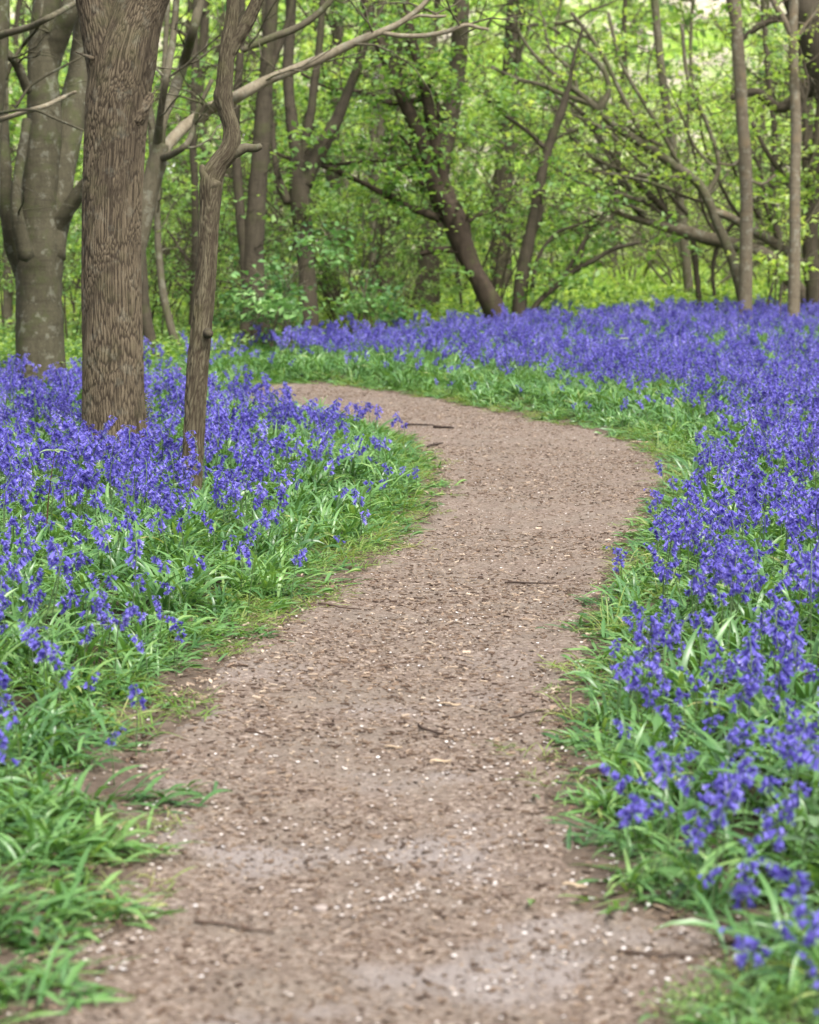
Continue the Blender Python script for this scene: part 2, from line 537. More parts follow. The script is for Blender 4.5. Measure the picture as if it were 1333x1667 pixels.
LIME = [(0.0, (0.15, 0.26, 0.06)), (0.5, (0.29, 0.45, 0.12)), (1.0, (0.5, 0.62, 0.25))]
MIDG = [(0.0, (0.06, 0.135, 0.04)), (0.5, (0.165, 0.31, 0.085)), (1.0, (0.37, 0.52, 0.2))]
BLUEG = [(0.0, (0.065, 0.15, 0.05)), (0.5, (0.15, 0.31, 0.09)), (1.0, (0.3, 0.47, 0.18))]
M['leaf_lime'] = leaf_material('lime_leaf', LIME, trans=0.58)
M['leaf_mid'] = leaf_material('mid_green_leaf', MIDG)
M['leaf_blue'] = leaf_material('blue_green_leaf', BLUEG, rough=0.35, trans=0.35, tcol=(1.1, 1.2, 0.8))
M['strap'] = leaf_material('bluebell_leaf', [(0.0, (0.03, 0.085, 0.03)), (0.35, (0.075, 0.185, 0.056)), (0.7, (0.15, 0.3, 0.09)), (0.92, (0.24, 0.38, 0.115)), (1.0, (0.44, 0.4, 0.17))],
                           rough=0.33, trans=0.32, spec=0.55, use_random=True)
M['grass'] = leaf_material('grass_blade', [(0.0, (0.1, 0.19, 0.035)), (0.5, (0.17, 0.28, 0.06)), (1.0, (0.36, 0.35, 0.15))], rough=0.45, trans=0.4, use_random=True)
M['stem'] = leaf_material('flower_stalk', [(0.0, (0.06, 0.12, 0.045)), (1.0, (0.1, 0.15, 0.06))], trans=0.1, use_random=True)
M['bell'] = leaf_material('bluebell_petal', [(0.0, (0.05, 0.04, 0.25)), (0.4, (0.13, 0.112, 0.51)), (0.72, (0.24, 0.215, 0.71)), (1.0, (0.55, 0.52, 0.90))],  # ramp runs from painted shade violet to pale highlight lavender
                          rough=0.5, trans=0.4, tcol=(1.1, 0.9, 1.0), spec=0.3, use_random=True)
M['blossom'] = leaf_material('white_blossom', [(0.0, (0.7, 0.72, 0.66)), (1.0, (0.85, 0.85, 0.82))], trans=0.3, tcol=(1, 1, 1))
M['petal'] = leaf_material('fallen_petal', [(0.0, (0.38, 0.29, 0.22)), (0.25, (0.62, 0.55, 0.5)), (0.6, (0.68, 0.64, 0.61)), (1.0, (0.78, 0.75, 0.74))], trans=0.2, tcol=(1, 1, 1))
M['chip'] = plain_material('wood_chip', [(0.0, (0.045, 0.028, 0.02)), (0.35, (0.13, 0.085, 0.058)), (0.7, (0.27, 0.2, 0.145)), (1.0, (0.52, 0.43, 0.33))], 0.85, 60)
M['stick'] = plain_material('stick_bark', [(0.0, (0.04, 0.028, 0.022)), (0.5, (0.12, 0.08, 0.06)), (1.0, (0.45, 0.35, 0.24))], 0.85, 60)
M['stone'] = plain_material('pebble_stone', [(0.0, (0.2, 0.16, 0.14)), (1.0, (0.4, 0.35, 0.32))], 0.8, 30)
M['pink'] = leaf_material('pink_petal', [(0.0, (0.6, 0.12, 0.3)), (1.0, (0.75, 0.25, 0.42))], trans=0.3, tcol=(1, 1, 1))
M['dark_stem'] = plain_material('reddish_stem', [(0.0, (0.05, 0.02, 0.018)), (1.0, (0.12, 0.06, 0.04))], 0.6, 40)
M['nettle'] = leaf_material('broad_leaf', [(0.0, (0.06, 0.14, 0.05)), (0.5, (0.12, 0.23, 0.1)), (1.0, (0.24, 0.33, 0.17))], rough=0.4, trans=0.3)
M['moss'] = leaf_material('moss', [(0.0, (0.05, 0.07, 0.012)), (0.5, (0.11, 0.13, 0.025)), (1.0, (0.2, 0.2, 0.05))], rough=0.8, trans=0.2)

# ------------------------------------------------------------------ ground and path
def axis(segs):
    out = []
    for a, b, st in segs:
        n = max(1, int(round((b - a) / st)))
        out.append(np.linspace(a, b, n, endpoint=False))
    return np.concatenate(out + [[segs[-1][1]]])
gx = axis([(-300, -60, 30), (-60, -12, 4), (-12, -6, 0.5), (-6, 7, 0.09), (7, 14, 0.5), (14, 60, 4), (60, 300, 30)])
gy = axis([(-60, 0, 6), (0, 3, 0.5), (3, 32, 0.11), (32, 60, 1), (60, 240, 5), (240, 500, 40)])
GX, GY = np.meshgrid(gx, gy)
_pd = path_dist(GX.ravel(), GY.ravel())
_rg = ragged(GX.ravel(), GY.ravel())
GZ = base_height(GX.ravel(), GY.ravel(), _pd) - 0.035 * sstep(0.0, -0.18, _rg)
nx, ny = len(gx), len(gy)
ii, jj = np.meshgrid(np.arange(ny - 1), np.arange(nx - 1), indexing='ij')
GQ = np.stack([ii * nx + jj, ii * nx + jj + 1, (ii + 1) * nx + jj + 1, (ii + 1) * nx + jj], -1).reshape(-1, 4)
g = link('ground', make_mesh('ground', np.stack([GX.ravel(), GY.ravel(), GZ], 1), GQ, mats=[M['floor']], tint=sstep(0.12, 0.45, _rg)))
tag(g, kind='structure')

ST = 0.028
px_ = np.arange(-4.0, 3.2, ST); py_ = np.arange(2.6, 28.0, ST)
PX, PY = np.meshgrid(px_, py_)
rg = ragged(PX.ravel(), PY.ravel())
pd0 = path_dist(PX.ravel(), PY.ravel())
def path_micro(x, y):
    return 0.010 * (fbm(x * 7, y * 7, 61, 3) - 0.5) + 0.007 * (fbm(x * 28, y * 28, 62, 2) - 0.5)
def path_z(x, y, pd=None):
    x = np.asarray(x, float).ravel(); y = np.asarray(y, float).ravel()
    return base_height(x, y, pd) + 0.002 + path_micro(x, y)
PZ = path_z(PX.ravel(), PY.ravel(), pd0)
rows, cols = PX.shape
I, J = np.meshgrid(np.arange(rows - 1), np.arange(cols - 1), indexing='ij')
PQ = np.stack([I * cols + J, I * cols + J + 1, (I + 1) * cols + J + 1, (I + 1) * cols + J], -1).reshape(-1, 4)
keep = (rg[PQ] < 0.03).all(1)
PQ = PQ[keep]
used = np.unique(PQ); remap = np.full(rows * cols, -1); remap[used] = np.arange(len(used))
PZ = PZ - 0.05 * sstep(-0.06, 0.03, rg)          # the rim dips into the soil
p = link('footpath', make_mesh('footpath', np.stack([PX.ravel(), PY.ravel(), PZ], 1)[used], remap[PQ], mats=[M['path']]))
tag(p, kind='structure')

# ------------------------------------------------------------------ instancing of uncountable cover
def proto_collection(name, meshes):
    col = bpy.data.collections.new(name)
    for i, me in enumerate(meshes):
        o = bpy.data.objects.new('%s_source_%02d' % (name, i), me)
        col.objects.link(o)
    return col

def instancer(name, P, R, S, I, col):
    P = np.asarray(P, np.float32); n = len(P)
    me = bpy.data.meshes.new(name)
    me.vertices.add(n); me.vertices.foreach_set('co', P.ravel())
    for an, typ, data, key in (('rot', 'FLOAT_VECTOR', np.asarray(R, np.float32).ravel(), 'vector'),
                               ('scl', 'FLOAT', np.asarray(S, np.float32), 'value'),
                               ('idx', 'INT', np.asarray(I, np.int32), 'value')):
        a = me.attributes.new(an, typ, 'POINT'); a.data.foreach_set(key, data)
    o = link(name, me)
    ng = bpy.data.node_groups.new(name + '_nodes', 'GeometryNodeTree')
    ng.interface.new_socket('Geometry', in_out='INPUT', socket_type='NodeSocketGeometry')
    ng.interface.new_socket('Geometry', in_out='OUTPUT', socket_type='NodeSocketGeometry')
    N = ng.nodes; L = ng.links
    gi = N.new('NodeGroupInput'); go = N.new('NodeGroupOutput')
    ci = N.new('GeometryNodeCollectionInfo'); ci.inputs['Collection'].default_value = col
    ci.inputs['Separate Children'].default_value = True; ci.inputs['Reset Children'].default_value = True
    ip = N.new('GeometryNodeInstanceOnPoints'); ip.inputs['Pick Instance'].default_value = True
    def named(nm, dt):
        a = N.new('GeometryNodeInputNamedAttribute'); a.data_type = dt; a.inputs['Name'].default_value = nm
        return a.outputs['Attribute']
    L.new(gi.outputs[0], ip.inputs['Points']); L.new(ci.outputs[0], ip.inputs['Instance'])
    L.new(named('idx', 'INT'), ip.inputs['Instance Index'])
    L.new(named('rot', 'FLOAT_VECTOR'), ip.inputs['Rotation'])
    L.new(named('scl', 'FLOAT'), ip.inputs['Scale'])
    L.new(ip.outputs[0], go.inputs[0])
    md = o.modifiers.new('scatter', 'NODES'); md.node_group = ng
    return o

# ---- prototypes: strap leaf tufts, grass tufts, bluebells
def strap_leaf(mb, rng, L, W, az, lift, curl, mat=0, seg=6, base=(0, 0, 0), tint=None, fold=0.35):
    """one arching strap leaf with a folded midrib"""
    t = np.linspace(0, 1, seg + 1)
    ang = lift - curl * t ** 1.3                      # elevation along the blade
    ds = L / seg
    r = np.concatenate([[0], np.cumsum(np.cos((ang[1:] + ang[:-1]) / 2) * ds)])
    z = np.concatenate([[0], np.cumsum(np.sin((ang[1:] + ang[:-1]) / 2) * ds)])
    z = np.maximum(z, 0.004 + 0.01 * rng.random())
    w = W * np.clip(np.minimum(0.55 + t * 1.6, (1 - t) * 3.2), 0.03, 1)
    side = rng.normal(0, 0.18)
    ca, sa = math.cos(az), math.sin(az)
    bend = side * t ** 2 * L
    cx = base[0] + r * ca - bend * sa; cy_ = base[1] + r * sa + bend * ca
    V = []
    tw = rng.normal(0, 0.5)
    for i in range(seg + 1):
        k = tw * t[i]
        nx_, ny_ = -sa, ca
        off = w[i] * 0.5
        V.append((cx[i] + nx_ * off * math.cos(k), cy_[i] + ny_ * off * math.cos(k), base[2] + z[i] + off * (fold + math.sin(k))))
        V.append((cx[i], cy_[i], base[2] + z[i]))
        V.append((cx[i] - nx_ * off * math.cos(k), cy_[i] - ny_ * off * math.cos(k), base[2] + z[i] + off * (fold - math.sin(k))))
    Q = []
    for i in range(seg):
        a = i * 3
        Q += [(a, a + 1, a + 4, a + 3), (a + 1, a + 2, a + 5, a + 4)]
    mb.add(V, Q, mat=mat, tint=np.clip((rng.uniform(0.1, 0.9) if tint is None else tint) + np.repeat(t, 3) * 0.12, 0, 1))

def tuft(seed, n, L, W, lift, curl, spread=0.03, flop=None):
    rng = np.random.default_rng(seed); mb = MB()
    for i in range(n):
        az = rng.uniform(0, 2 * math.pi) if flop is None else rng.normal(0, flop)
        b = (rng.normal(0, spread), rng.normal(0, spread), -0.01)
        strap_leaf(mb, rng, L * rng.uniform(0.65, 1.2), W * rng.uniform(0.7, 1.25), az, lift + rng.normal(0, 0.22), curl * rng.uniform(0.5, 1.4), base=b)
    return mb

upright = [tuft(100 + i, 11, 0.24, 0.0155, 1.25, 1.5).mesh('leaf_tuft', [M['strap']]) for i in range(5)]
arched = [tuft(120 + i, 13, 0.2, 0.0145, 0.95, 1.75).mesh('leaf_tuft', [M['strap']]) for i in range(5)]
flopped = [tuft(140 + i, 14, 0.135, 0.0135, 0.42, 0.7, 0.05, 0.75).mesh('leaf_tuft', [M['strap']]) for i in range(5)]
turf = [tuft(160 + i, 26, 0.075, 0.0045, 0.5, 0.8, 0.045).mesh('grass_tuft', [M['grass']]) for i in range(4)]
longgrass = [tuft(180 + i, 22, 0.17, 0.0055, 0.75, 1.2, 0.045).mesh('grass_tuft', [M['grass']]) for i in range(3)]
COVER = proto_collection('cover', upright + arched + flopped + turf + longgrass)
I_UP, I_ARCH, I_FLOP, I_TURF, I_LONG = range(0, 5), range(5, 10), range(10, 15), range(15, 19), range(19, 22)

def bell_geom(rng, L=0.022):
    """one bell hanging along -Z from the origin: six strap petals with tips rolled back"""
    prof = np.array([(0.0020, 0.0016, 0.0), (0.0046, 0.0044, -0.20), (0.0052, 0.0050, -0.62), (0.0044, 0.0078, -0.88), (0.0030, 0.0122, -1.0), (0.0008, 0.0158, -0.88)])
    V = []; Q = []; tn = []
    for k in range(6):
        a = k * math.pi / 3 + rng.normal(0, 0.08)
        ca, sa = math.cos(a), math.sin(a)
        b0 = len(V)
        op = rng.uniform(0.75, 1.2)
        for j, (w, r, z) in enumerate(prof):
            rr = r * (op if j > 2 else 1)
            for sgn in (-1, 1):
                V.append((rr * ca - sgn * w * 0.62 * sa, rr * sa + sgn * w * 0.62 * ca, z * L)); tn.append((0.18, 0.22, 0.32, 0.48, 0.74, 0.98)[j])  # shaded throat and pale rim highlight painted along each petal
        for j in range(len(prof) - 1):
            c = b0 + j * 2
            Q.append((c, c + 1, c + 3, c + 2))
    return np.array(V), np.array(Q), np.array(tn)

def rot_to(zaxis):
    z = np.asarray(zaxis, float); z /= np.linalg.norm(z)
    a = np.array([1.0, 0, 0]) if abs(z[0]) < 0.9 else np.array([0, 1.0, 0])
    x = np.cross(a, z); x /= np.linalg.norm(x); y = np.cross(z, x)
    return np.stack([x, y, z], 1)

def bluebell(seed, H=0.34, nb=9, buds=2, nod=1.35, spread=1.0):
    """returns stem MB and a list of bell MBs, in local coordinates"""
    rng = np.random.default_rng(seed)
    t = np.linspace(0, 1, 9)
    lean = rng.normal(0, 0.10)
    ang = math.pi / 2 - lean - nod * sstep(0.60, 1.06, t) * rng.uniform(0.8, 1.15)
    ds = H / 8 * np.ones(8)
    am = (ang[1:] + ang[:-1]) / 2
    x = np.concatenate([[0], np.cumsum(np.cos(am) * ds)]); z = np.concatenate([[0], np.cumsum(np.sin(am) * ds)])
    y = rng.normal(0, 0.012) * t ** 2
    P = np.stack([x, y, z], 1)
    stem = MB()
    V, Q, T = tube(P, np.linspace(0.0032, 0.0016, 9), 5)
    stem.add(V, Q, T, tint=rng.random())
    bells = []
    tone = rng.uniform(-0.2, 0.2)
    for i in range(nb):
        u = 0.68 + 0.32 * (i + rng.random() * 0.5) / nb
        k = min(7.999, u * 8); j = int(k); f = k - j
        p0 = P[j] * (1 - f) + P[min(8, j + 1)] * f
        az = rng.normal(0, 1.25) if rng.random() < 0.7 else rng.uniform(0, 6.28)
        out = np.array([math.cos(az), math.sin(az), 0])
        pl = rng.uniform(0.010, 0.026) * spread
        p1 = p0 + out * pl * 0.9 + np.array([0, 0, pl * 0.35])
        tip = i >= nb - buds
        Lb = rng.uniform(0.021, 0.029) * (0.62 if tip else 1)
        ax = out * rng.uniform(0.25, 0.95) + np.array([0, 0, -1.0]) * rng.uniform(0.35, 1.0)
        Vb, Qb, tn = bell_geom(rng, Lb)
        Vb[:, :2] *= 1.2
        if tip:
            Vb[:, :2] *= 0.55
        Rm = rot_to(-ax)
        mb = MB()
        mb.add(Vb @ Rm.T + p1, Qb, tint=np.clip(tn + tone + rng.normal(0, 0.13), 0, 1))
        Vp, Qp, Tp = tube(np.array([p0, (p0 + p1) / 2 + [0, 0, pl * 0.15], p1]), [0.0013, 0.0011, 0.001], 3, cap=False)
        mb.add(Vp, Qp, mat=0, tint=0.1)
        bells.append(mb)
    return stem, bells

def joined(stem, bells):
    mb = MB()
    for m, mat in [(stem, 0)] + [(b, 1) for b in bells]:
        mb.add(np.concatenate(m.V), np.concatenate(m.Q), np.concatenate(m.T) if m.T else None, mat, np.concatenate(m.tint))
    return mb.mesh('bluebell', [M['stem'], M['bell']])

BB_SPECS = [(0.36, 11, 2), (0.33, 10, 2), (0.38, 12, 3), (0.30, 8, 1), (0.34, 10, 2), (0.28, 7, 2), (0.41, 13, 3), (0.31, 6, 3)]
BB = [bluebell(300 + i, h, n, b) for i, (h, n, b) in enumerate(BB_SPECS)]
BLUE = proto_collection('bluebells', [joined(s, b) for s, b in BB])

# ---- where the cover grows
XMIN, XMAX, YMIN, YMAX = -9.5, 10.5, 3.0, 41.0
def in_view(x, y, margin=0.9):
    half = (IW / 2) / FPX * y + margin
    return (np.abs(x) < half)

def back_limit(x, y):
    """far edge of the flowers: close on the left, further off to the right beyond the bend"""
    pxx = IW / 2 + FPX * x / np.maximum(y, 1)
    lim = np.interp(pxx, [-400, 0, 130, 230, 300, 372, 440, 520, 700, 1000, 1400], [22.3, 22.3, 22.6, 25.3, 26.0, 28.0, 29.5, 31.0, 35, 38.5, 40.5])
    return lim + 0.8 * (fbm(x * 0.8, y * 0.8, 88, 2) - 0.5)

def scatter(n, margin=2.6):
    y = YMIN + (YMAX - YMIN) * RNG.random(n); x = XMIN + (XMAX - XMIN) * RNG.random(n)
    k = in_view(x, y, margin)
    return x[k], y[k]

FULL_AREA = (XMAX - XMIN) * (YMAX - YMIN)

# trunks the flowers stay clear of: filled in before scattering (x, y, r)
TRUNK_SPOTS = []
for (bx, by, rp) in ((188, 782, 54), (314, 838, 16)):
    gp = ground_at(bx, by)
    TRUNK_SPOTS.append((gp[0], gp[1] + rp * gp[1] / FPX, rp * gp[1] / FPX))
def clear_of_trunks(x, y):
    k = np.ones(len(x), bool)
    for (tx, ty, tr) in TRUNK_SPOTS:
        k &= np.hypot(x - tx, y - ty) > tr * 1.12
    k &= ~((np.abs(x - TRUNK_SPOTS[0][0] - 0.03) < 0.2) & (np.abs(y - TRUNK_SPOTS[0][1] + 0.35) < 0.3))
    return k

# right side of the path?
def side_right(x, y):
    return np.where(y < 19.5, x > np.interp(y, [3, 6, 9, 12, 15, 18], [0, 0.1, 0.15, 0.5, 0.8, 0.9]), True)

def flower_prob(x, y):
    pd = ragged(x, y)
    right = side_right(x, y)
    d0 = np.where(right, np.interp(y, [3, 12, 16, 20, 40], [0.05, 0.06, 0.12, 0.2, 0.25]), 0.12)
    d1 = np.where(right, np.interp(y, [3, 6, 12, 15, 19, 22, 40], [0.45, 0.36, 0.38, 0.55, 1.3, 2.1, 2.3]), np.interp(y, [3, 8, 12, 18], [1.0, 0.95, 0.85, 0.7]))
    pr = sstep(d0, d1, pd)
    patch = fbm(x * 1.1, y * 1.1, 21, 3)
    pr = pr * np.interp(patch, [0.32, 0.45, 0.6], [0.18, 0.7, 1.0])
    clump = fbm(x * 5.5, y * 5.5, 23, 2)
    pr = pr * np.interp(clump, [0.32, 0.5, 0.62], [0.2, 0.7, 1.15])
    pr = pr * np.where(right, np.interp(y, [3, 4.5, 4.9, 6.2, 8], [0.0, 0.02, 0.06, 0.8, 1.0]), np.interp(y, [3, 5.0, 6.5, 8, 10], [0.0, 0.03, 0.25, 0.8, 1.0]))
    stray = 0.07 * (pd > 0.06)
    pr = np.maximum(pr, stray * (y < 26))
    pr = pr * np.interp(y, [22, 27], [1.0, 0.72])
    pr[(y > back_limit(x, y)) | (pd < 0.04)] = 0
    return pr, pd

# bluebells
N_DENS = 82
x, y = scatter(int(N_DENS * FULL_AREA))
pr, pd = flower_prob(x, y)
k = (RNG.random(len(x)) < pr) & clear_of_trunks(x, y)
x, y, pd = x[k], y[k], pd[k]
z = base_height(x, y) - 0.01
# the nearest groups stand where the photo shows them: (px, py of the flower head, how many together)
HEADS = [(1150, 1205, 4), (1185, 1180, 4), (1215, 1160, 3), (1205, 1215, 3), (1240, 1170, 3), (1085, 1190, 2), (1022, 1045, 2), (1065, 1110, 3), (1075, 1090, 2), (1000, 1030, 1),
         (1280, 1130, 3), (1310, 1160, 4), (1325, 1210, 4), (1265, 1225, 4), (1290, 1250, 3), (1240, 1235, 2), (1300, 1190, 2), (1120, 1235, 3), (1080, 1265, 3), (1050, 1245, 2),
         (1095, 1225, 2), (1180, 1290, 4), (1210, 1310, 3), (1150, 1310, 2), (1245, 1320, 2), (1158, 1342, 2), (1232, 1352, 2), (1030, 1352, 2), (1058, 1372, 2), (1015, 1210, 2),
         (1240, 1385, 1), (1240, 1480, 1), (1293, 1462, 1), (1328, 1478, 2), (1330, 1560, 1), (1280, 1080, 3), (1320, 1090, 4), (1230, 1075, 3), (1180, 1080, 3), (1130, 1075, 3),
         (1300, 1040, 4), (1250, 1030, 4), (1200, 1030, 3), (1150, 1040, 3), (1100, 1045, 3), (1060, 1010, 3), (985, 1250, 1), (940, 1270, 1), (1340, 1300, 2), (1350, 1250, 3), (1380, 1180, 4), (1390, 1330, 3),
         (20, 990, 4), (45, 1010, 3), (75, 1020, 3), (100, 1050, 3), (30, 955, 4), (8, 935, 4), (60, 960, 3), (5, 1060, 2), (150, 1050, 2), (215, 1080, 1), (155, 1122, 1), (60, 1075, 1), (8, 1150, 3),
         (130, 990, 2), (190, 965, 2), (235, 962, 3), (245, 925, 3), (320, 972, 2), (285, 905, 2), (175, 920, 3), (120, 925, 3), (350, 880, 2), (-30, 1050, 4), (-40, 1150, 3)]
hx, hy = [], []
for hpx, hpy, c in HEADS:
    u_ = (hpx - IW / 2) / FPX; v_ = (IH / 2 - hpy) / FPX
    d_ = FWD + u_ * RIGHT + v_ * UP
    t_ = (0.29 - CAM[2]) / d_[2]
    for q in range(max(1, int(c * 0.62 + RNG.random() * 0.6))):
        hx.append(t_ * d_[0] + RNG.normal(0, 0.032)); hy.append(t_ * d_[1] + RNG.normal(0, 0.05))
hx, hy = np.array(hx), np.array(hy)
hk = path_dist(hx, hy) > -0.02
x = np.concatenate([x, hx[hk]]); y = np.concatenate([y, hy[hk]]); pd = np.concatenate([pd, np.full(hk.sum(), 0.8)])
n_head = int(hk.sum())
z = base_height(x, y) - 0.01
n = len(x)
rot = np.stack([RNG.normal(0, 0.1, n), RNG.normal(0, 0.1, n), RNG.uniform(0, 6.283, n)], 1)
scl = np.clip(RNG.normal(0.98, 0.12, n), 0.65, 1.3) * np.interp(pd, [0, 0.5, 1.2], [0.72, 0.9, 1.04])
scl[n - n_head:] *= 0.76
scl *= np.where((y > 24) & (RNG.random(n) < 0.10), RNG.uniform(1.1, 1.3, n), 1.0)
idx = RNG.integers(0, len(BB), n)
bx = dict(x=x, y=y, z=z, rot=rot, scl=scl, idx=idx)
# the 300 that show largest stand as individuals
qx, qy, qz = project(np.stack([x, y, z + 0.3 * scl], 1))
vis = (qx > 0) & (qx < IW) & (qy > 0) & (qy < IH - 10)
order = np.argsort(np.where(vis, qz, 1e9))[:300]
single = np.zeros(n, bool); single[order] = True
m = ~single
o = instancer('bluebell_drift', np.stack([x, y, z], 1)[m], rot[m], scl[m], idx[m], BLUE)
tag(o, 'dense violet-blue drift of bluebells covering both banks beyond the nearest flowers', 'bluebells', kind='stuff')

protos = []
for i, (s, b) in enumerate(BB):
    sm = s.mesh('stem', [M['stem']])
    protos.append((sm, [q.mesh('bell', [M['bell']]) for q in b]))
LAB_R = 'violet bluebell with nodding bells in the nearest flowers right of the path'
LAB_L = 'violet bluebell with nodding bells in the nearest flowers left of the path'
for q, i in enumerate(order):
    right = bool(side_right(x[i:i + 1], y[i:i + 1])[0])
    r = bpy.data.objects.new('bluebell', None); r.empty_display_size = 0.02
    C.objects.link(r)
    r.location = (x[i], y[i], z[i]); r.rotation_euler = rot[i]; r.scale = (scl[i],) * 3
    tag(r, LAB_R if right else LAB_L, 'bluebell', 'nearest bluebells right of the path' if right else 'nearest bluebells left of the path')
    sm, bm = protos[idx[i]]
    link('stem', sm, r)
    for me in bm:
        link('bell', me, r)

# strap leaves and grass
P_all, R_all, S_all, I_all = [], [], [], []
def add_cover(x, y, kinds, scl, rz=None, tilt=0.12, dz=0.0):
    n = len(x)
    z = base_height(x, y) + dz
    P_all.append(np.stack([x, y, z], 1))
    R_all.append(np.stack([RNG.normal(0, tilt, n), RNG.normal(0, tilt, n), RNG.uniform(0, 6.283, n) if rz is None else rz], 1))
    S_all.append(scl if np.ndim(scl) else np.full(n, scl))
    I_all.append(RNG.choice(np.array(list(kinds)), n))

x, y = scatter(int(92 * FULL_AREA)); pd = ragged(x, y)
k = (pd > np.where(side_right(x, y) & (y < 10), 0.07, 0.18)) & (y < back_limit(x, y) + 1.0) & clear_of_trunks(x, y)
k &= ~((y < 7.5) & ~side_right(x, y) & (fbm(x * 2.2, y * 2.2, 33, 3) < np.interp(y, [4, 7.5], [0.38, 0.25])))
x, y, pd = x[k], y[k], pd[k]
u = RNG.random(len(x)) < np.interp(pd, [0.2, 0.8], [0.1, 0.6])
add_cover(x[u], y[u], I_UP, RNG.uniform(0.7, 1.15, u.sum()))
add_cover(x[~u], y[~u], I_ARCH, RNG.uniform(0.65, 1.1, (~u).sum()) * np.interp(pd[~u], [0.2, 0.6], [0.75, 1.0]))
# the trodden fringe leans out over the path
def gradient(x, y):
    e = 0.05
    gx_ = path_dist(x + e, y) - path_dist(x - e, y); gy_ = path_dist(x, y + e) - path_dist(x, y - e)
    return np.arctan2(-gy_, -gx_)
x, y = scatter(int(170 * FULL_AREA), 0.5); pd = ragged(x, y)
patch = fbm(x * 2.6, y * 2.6, 55, 3)
left = ~side_right(x, y)
wid = np.where(left, np.interp(y, [3, 7, 10, 16], [0.9, 0.5, 0.55, 0.5]), 0.42)
dens = sstep(-0.02, 0.14, pd) * (1 - sstep(wid * 0.7, wid, pd)) * np.interp(patch, [0.33, 0.5], [0.12, 0.8])
dens = np.where(left & (y < 7.2), dens * np.interp(fbm(x * 3.0, y * 3.0, 35, 3), [0.42, 0.54], [0.03, 1.1]), dens)
k = (RNG.random(len(x)) < dens * 0.9) & (y < 27)
x, y = x[k], y[k]
add_cover(x, y, I_FLOP, RNG.uniform(0.5, 1.0, len(x)), gradient(x, y) + RNG.normal(0, 0.85, len(x)), 0.06)
# short yellow-green turf at the worn margin
x, y = scatter(int(330 * FULL_AREA), 0.4); pd = ragged(x, y)
left = ~side_right(x, y)
patch = fbm(x * 3.1, y * 3.1, 66, 3)
dens = sstep(-0.14, 0.06, pd) * (1 - sstep(0.22, 0.5, pd)) * np.interp(patch, [0.44, 0.62], [0.0, 0.85]) * np.where(left, 1.0, 0.6)
dens = np.where(y < 7, dens * 0.55, dens)
k = (RNG.random(len(x)) < dens * 0.42) & (y < 25)
x, y = x[k], y[k]
add_cover(x, y, I_TURF, RNG.uniform(0.5, 1.15, len(x)), None, 0.05)
# longer fine grass along the right edge and by the far bend
x, y = scatter(int(90 * FULL_AREA), 0.4); pd = ragged(x, y)
dens = sstep(0.0, 0.1, pd) * (1 - sstep(0.25, 0.5, pd)) * np.interp(fbm(x * 1.7, y * 1.7, 71, 2), [0.4, 0.6], [0.1, 1])
k = (RNG.random(len(x)) < dens * 0.5) & (y > 6.5) & (y < 27)
x, y = x[k], y[k]
add_cover(x, y, I_LONG, RNG.uniform(0.6, 1.1, len(x)), gradient(x, y) + RNG.normal(0, 1.0, len(x)), 0.1)
o = instancer('leaf_cover', np.concatenate(P_all), np.concatenate(R_all), np.concatenate(S_all), np.concatenate(I_all), COVER)
tag(o, 'glossy green bluebell leaves and grass carpeting the banks along the path', 'leaf cover', kind='stuff')

# ------------------------------------------------------------------ litter on the path
def litter_field(n, dens_pow=0.0):
    y = np.exp(RNG.uniform(math.log(3.4), math.log(26.5), n)) if dens_pow == 0 else 3.4 + 23 * RNG.random(n) ** dens_pow
    x = RNG.uniform(-2.6, 2.4, n)
    rgd = ragged(x, y)
    k = rgd < 0.02 + np.where(y < 9, 0.5, 0.14) * RNG.random(n) ** 2.5
    return x[k], y[k]
def chips(n, lmin, lmax, seed):
    x, y = litter_field(n)
    cl = fbm(x * 1.3, y * 1.3, 91, 3)
    k = RNG.random(len(x)) < np.interp(cl, [0.35, 0.55], [0.25, 1.0])
    x, y = x[k], y[k]; n = len(x)
    zc = path_z(x, y) + 0.002
    L = np.exp(RNG.uniform(math.log(lmin), math.log(lmax), n)) * np.interp(y, [4, 8], [0.6, 1.0]); W = L * RNG.uniform(0.14, 0.45, n); H = np.minimum(W * 0.5, 0.004)
    az = RNG.uniform(0, 6.283, n); tl = RNG.normal(0, 0.13, n)
    d = np.stack([np.cos(az) * np.cos(tl), np.sin(az) * np.cos(tl), np.sin(tl)], 1)
    w = np.stack([-np.sin(az), np.cos(az), RNG.normal(0, 0.2, n)], 1)
    c = np.stack([x, y, zc], 1)
    up = np.array([0, 0, 1.0])
    e = RNG.uniform(0.3, 1.0, (n, 1))
    a0 = c - d * L[:, None] / 2 - w * W[:, None] / 2; a1 = c - d * L[:, None] / 2 + w * W[:, None] / 2 * e
    a2 = c + d * L[:, None] / 2 + w * W[:, None] / 2; a3 = c + d * L[:, None] / 2 - w * W[:, None] / 2 * e
    hh = H[:, None] * up
    V = np.stack([a0, a1, a2, a3, a0 + hh, a1 + hh, a2 + hh, a3 + hh], 1).reshape(-1, 3)
    k8 = np.arange(n)[:, None] * 8
    Q = np.concatenate([k8 + f for f in ([4, 5, 6, 7], [0, 1, 5, 4], [1, 2, 6, 5], [2, 3, 7, 6], [3, 0, 4, 7])])
    return V, Q, np.repeat(RNG.beta(1.0, 1.1, n) * 0.92, 8)
mb = MB()
V, Q, tn = chips(190000, 0.005, 0.017, 0); mb.add(V, Q, tint=tn)
V, Q, tn = chips(34000, 0.014, 0.033, 1); mb.add(V, Q, tint=np.where(V[:, 1] < 7, tn * 0.75, tn))
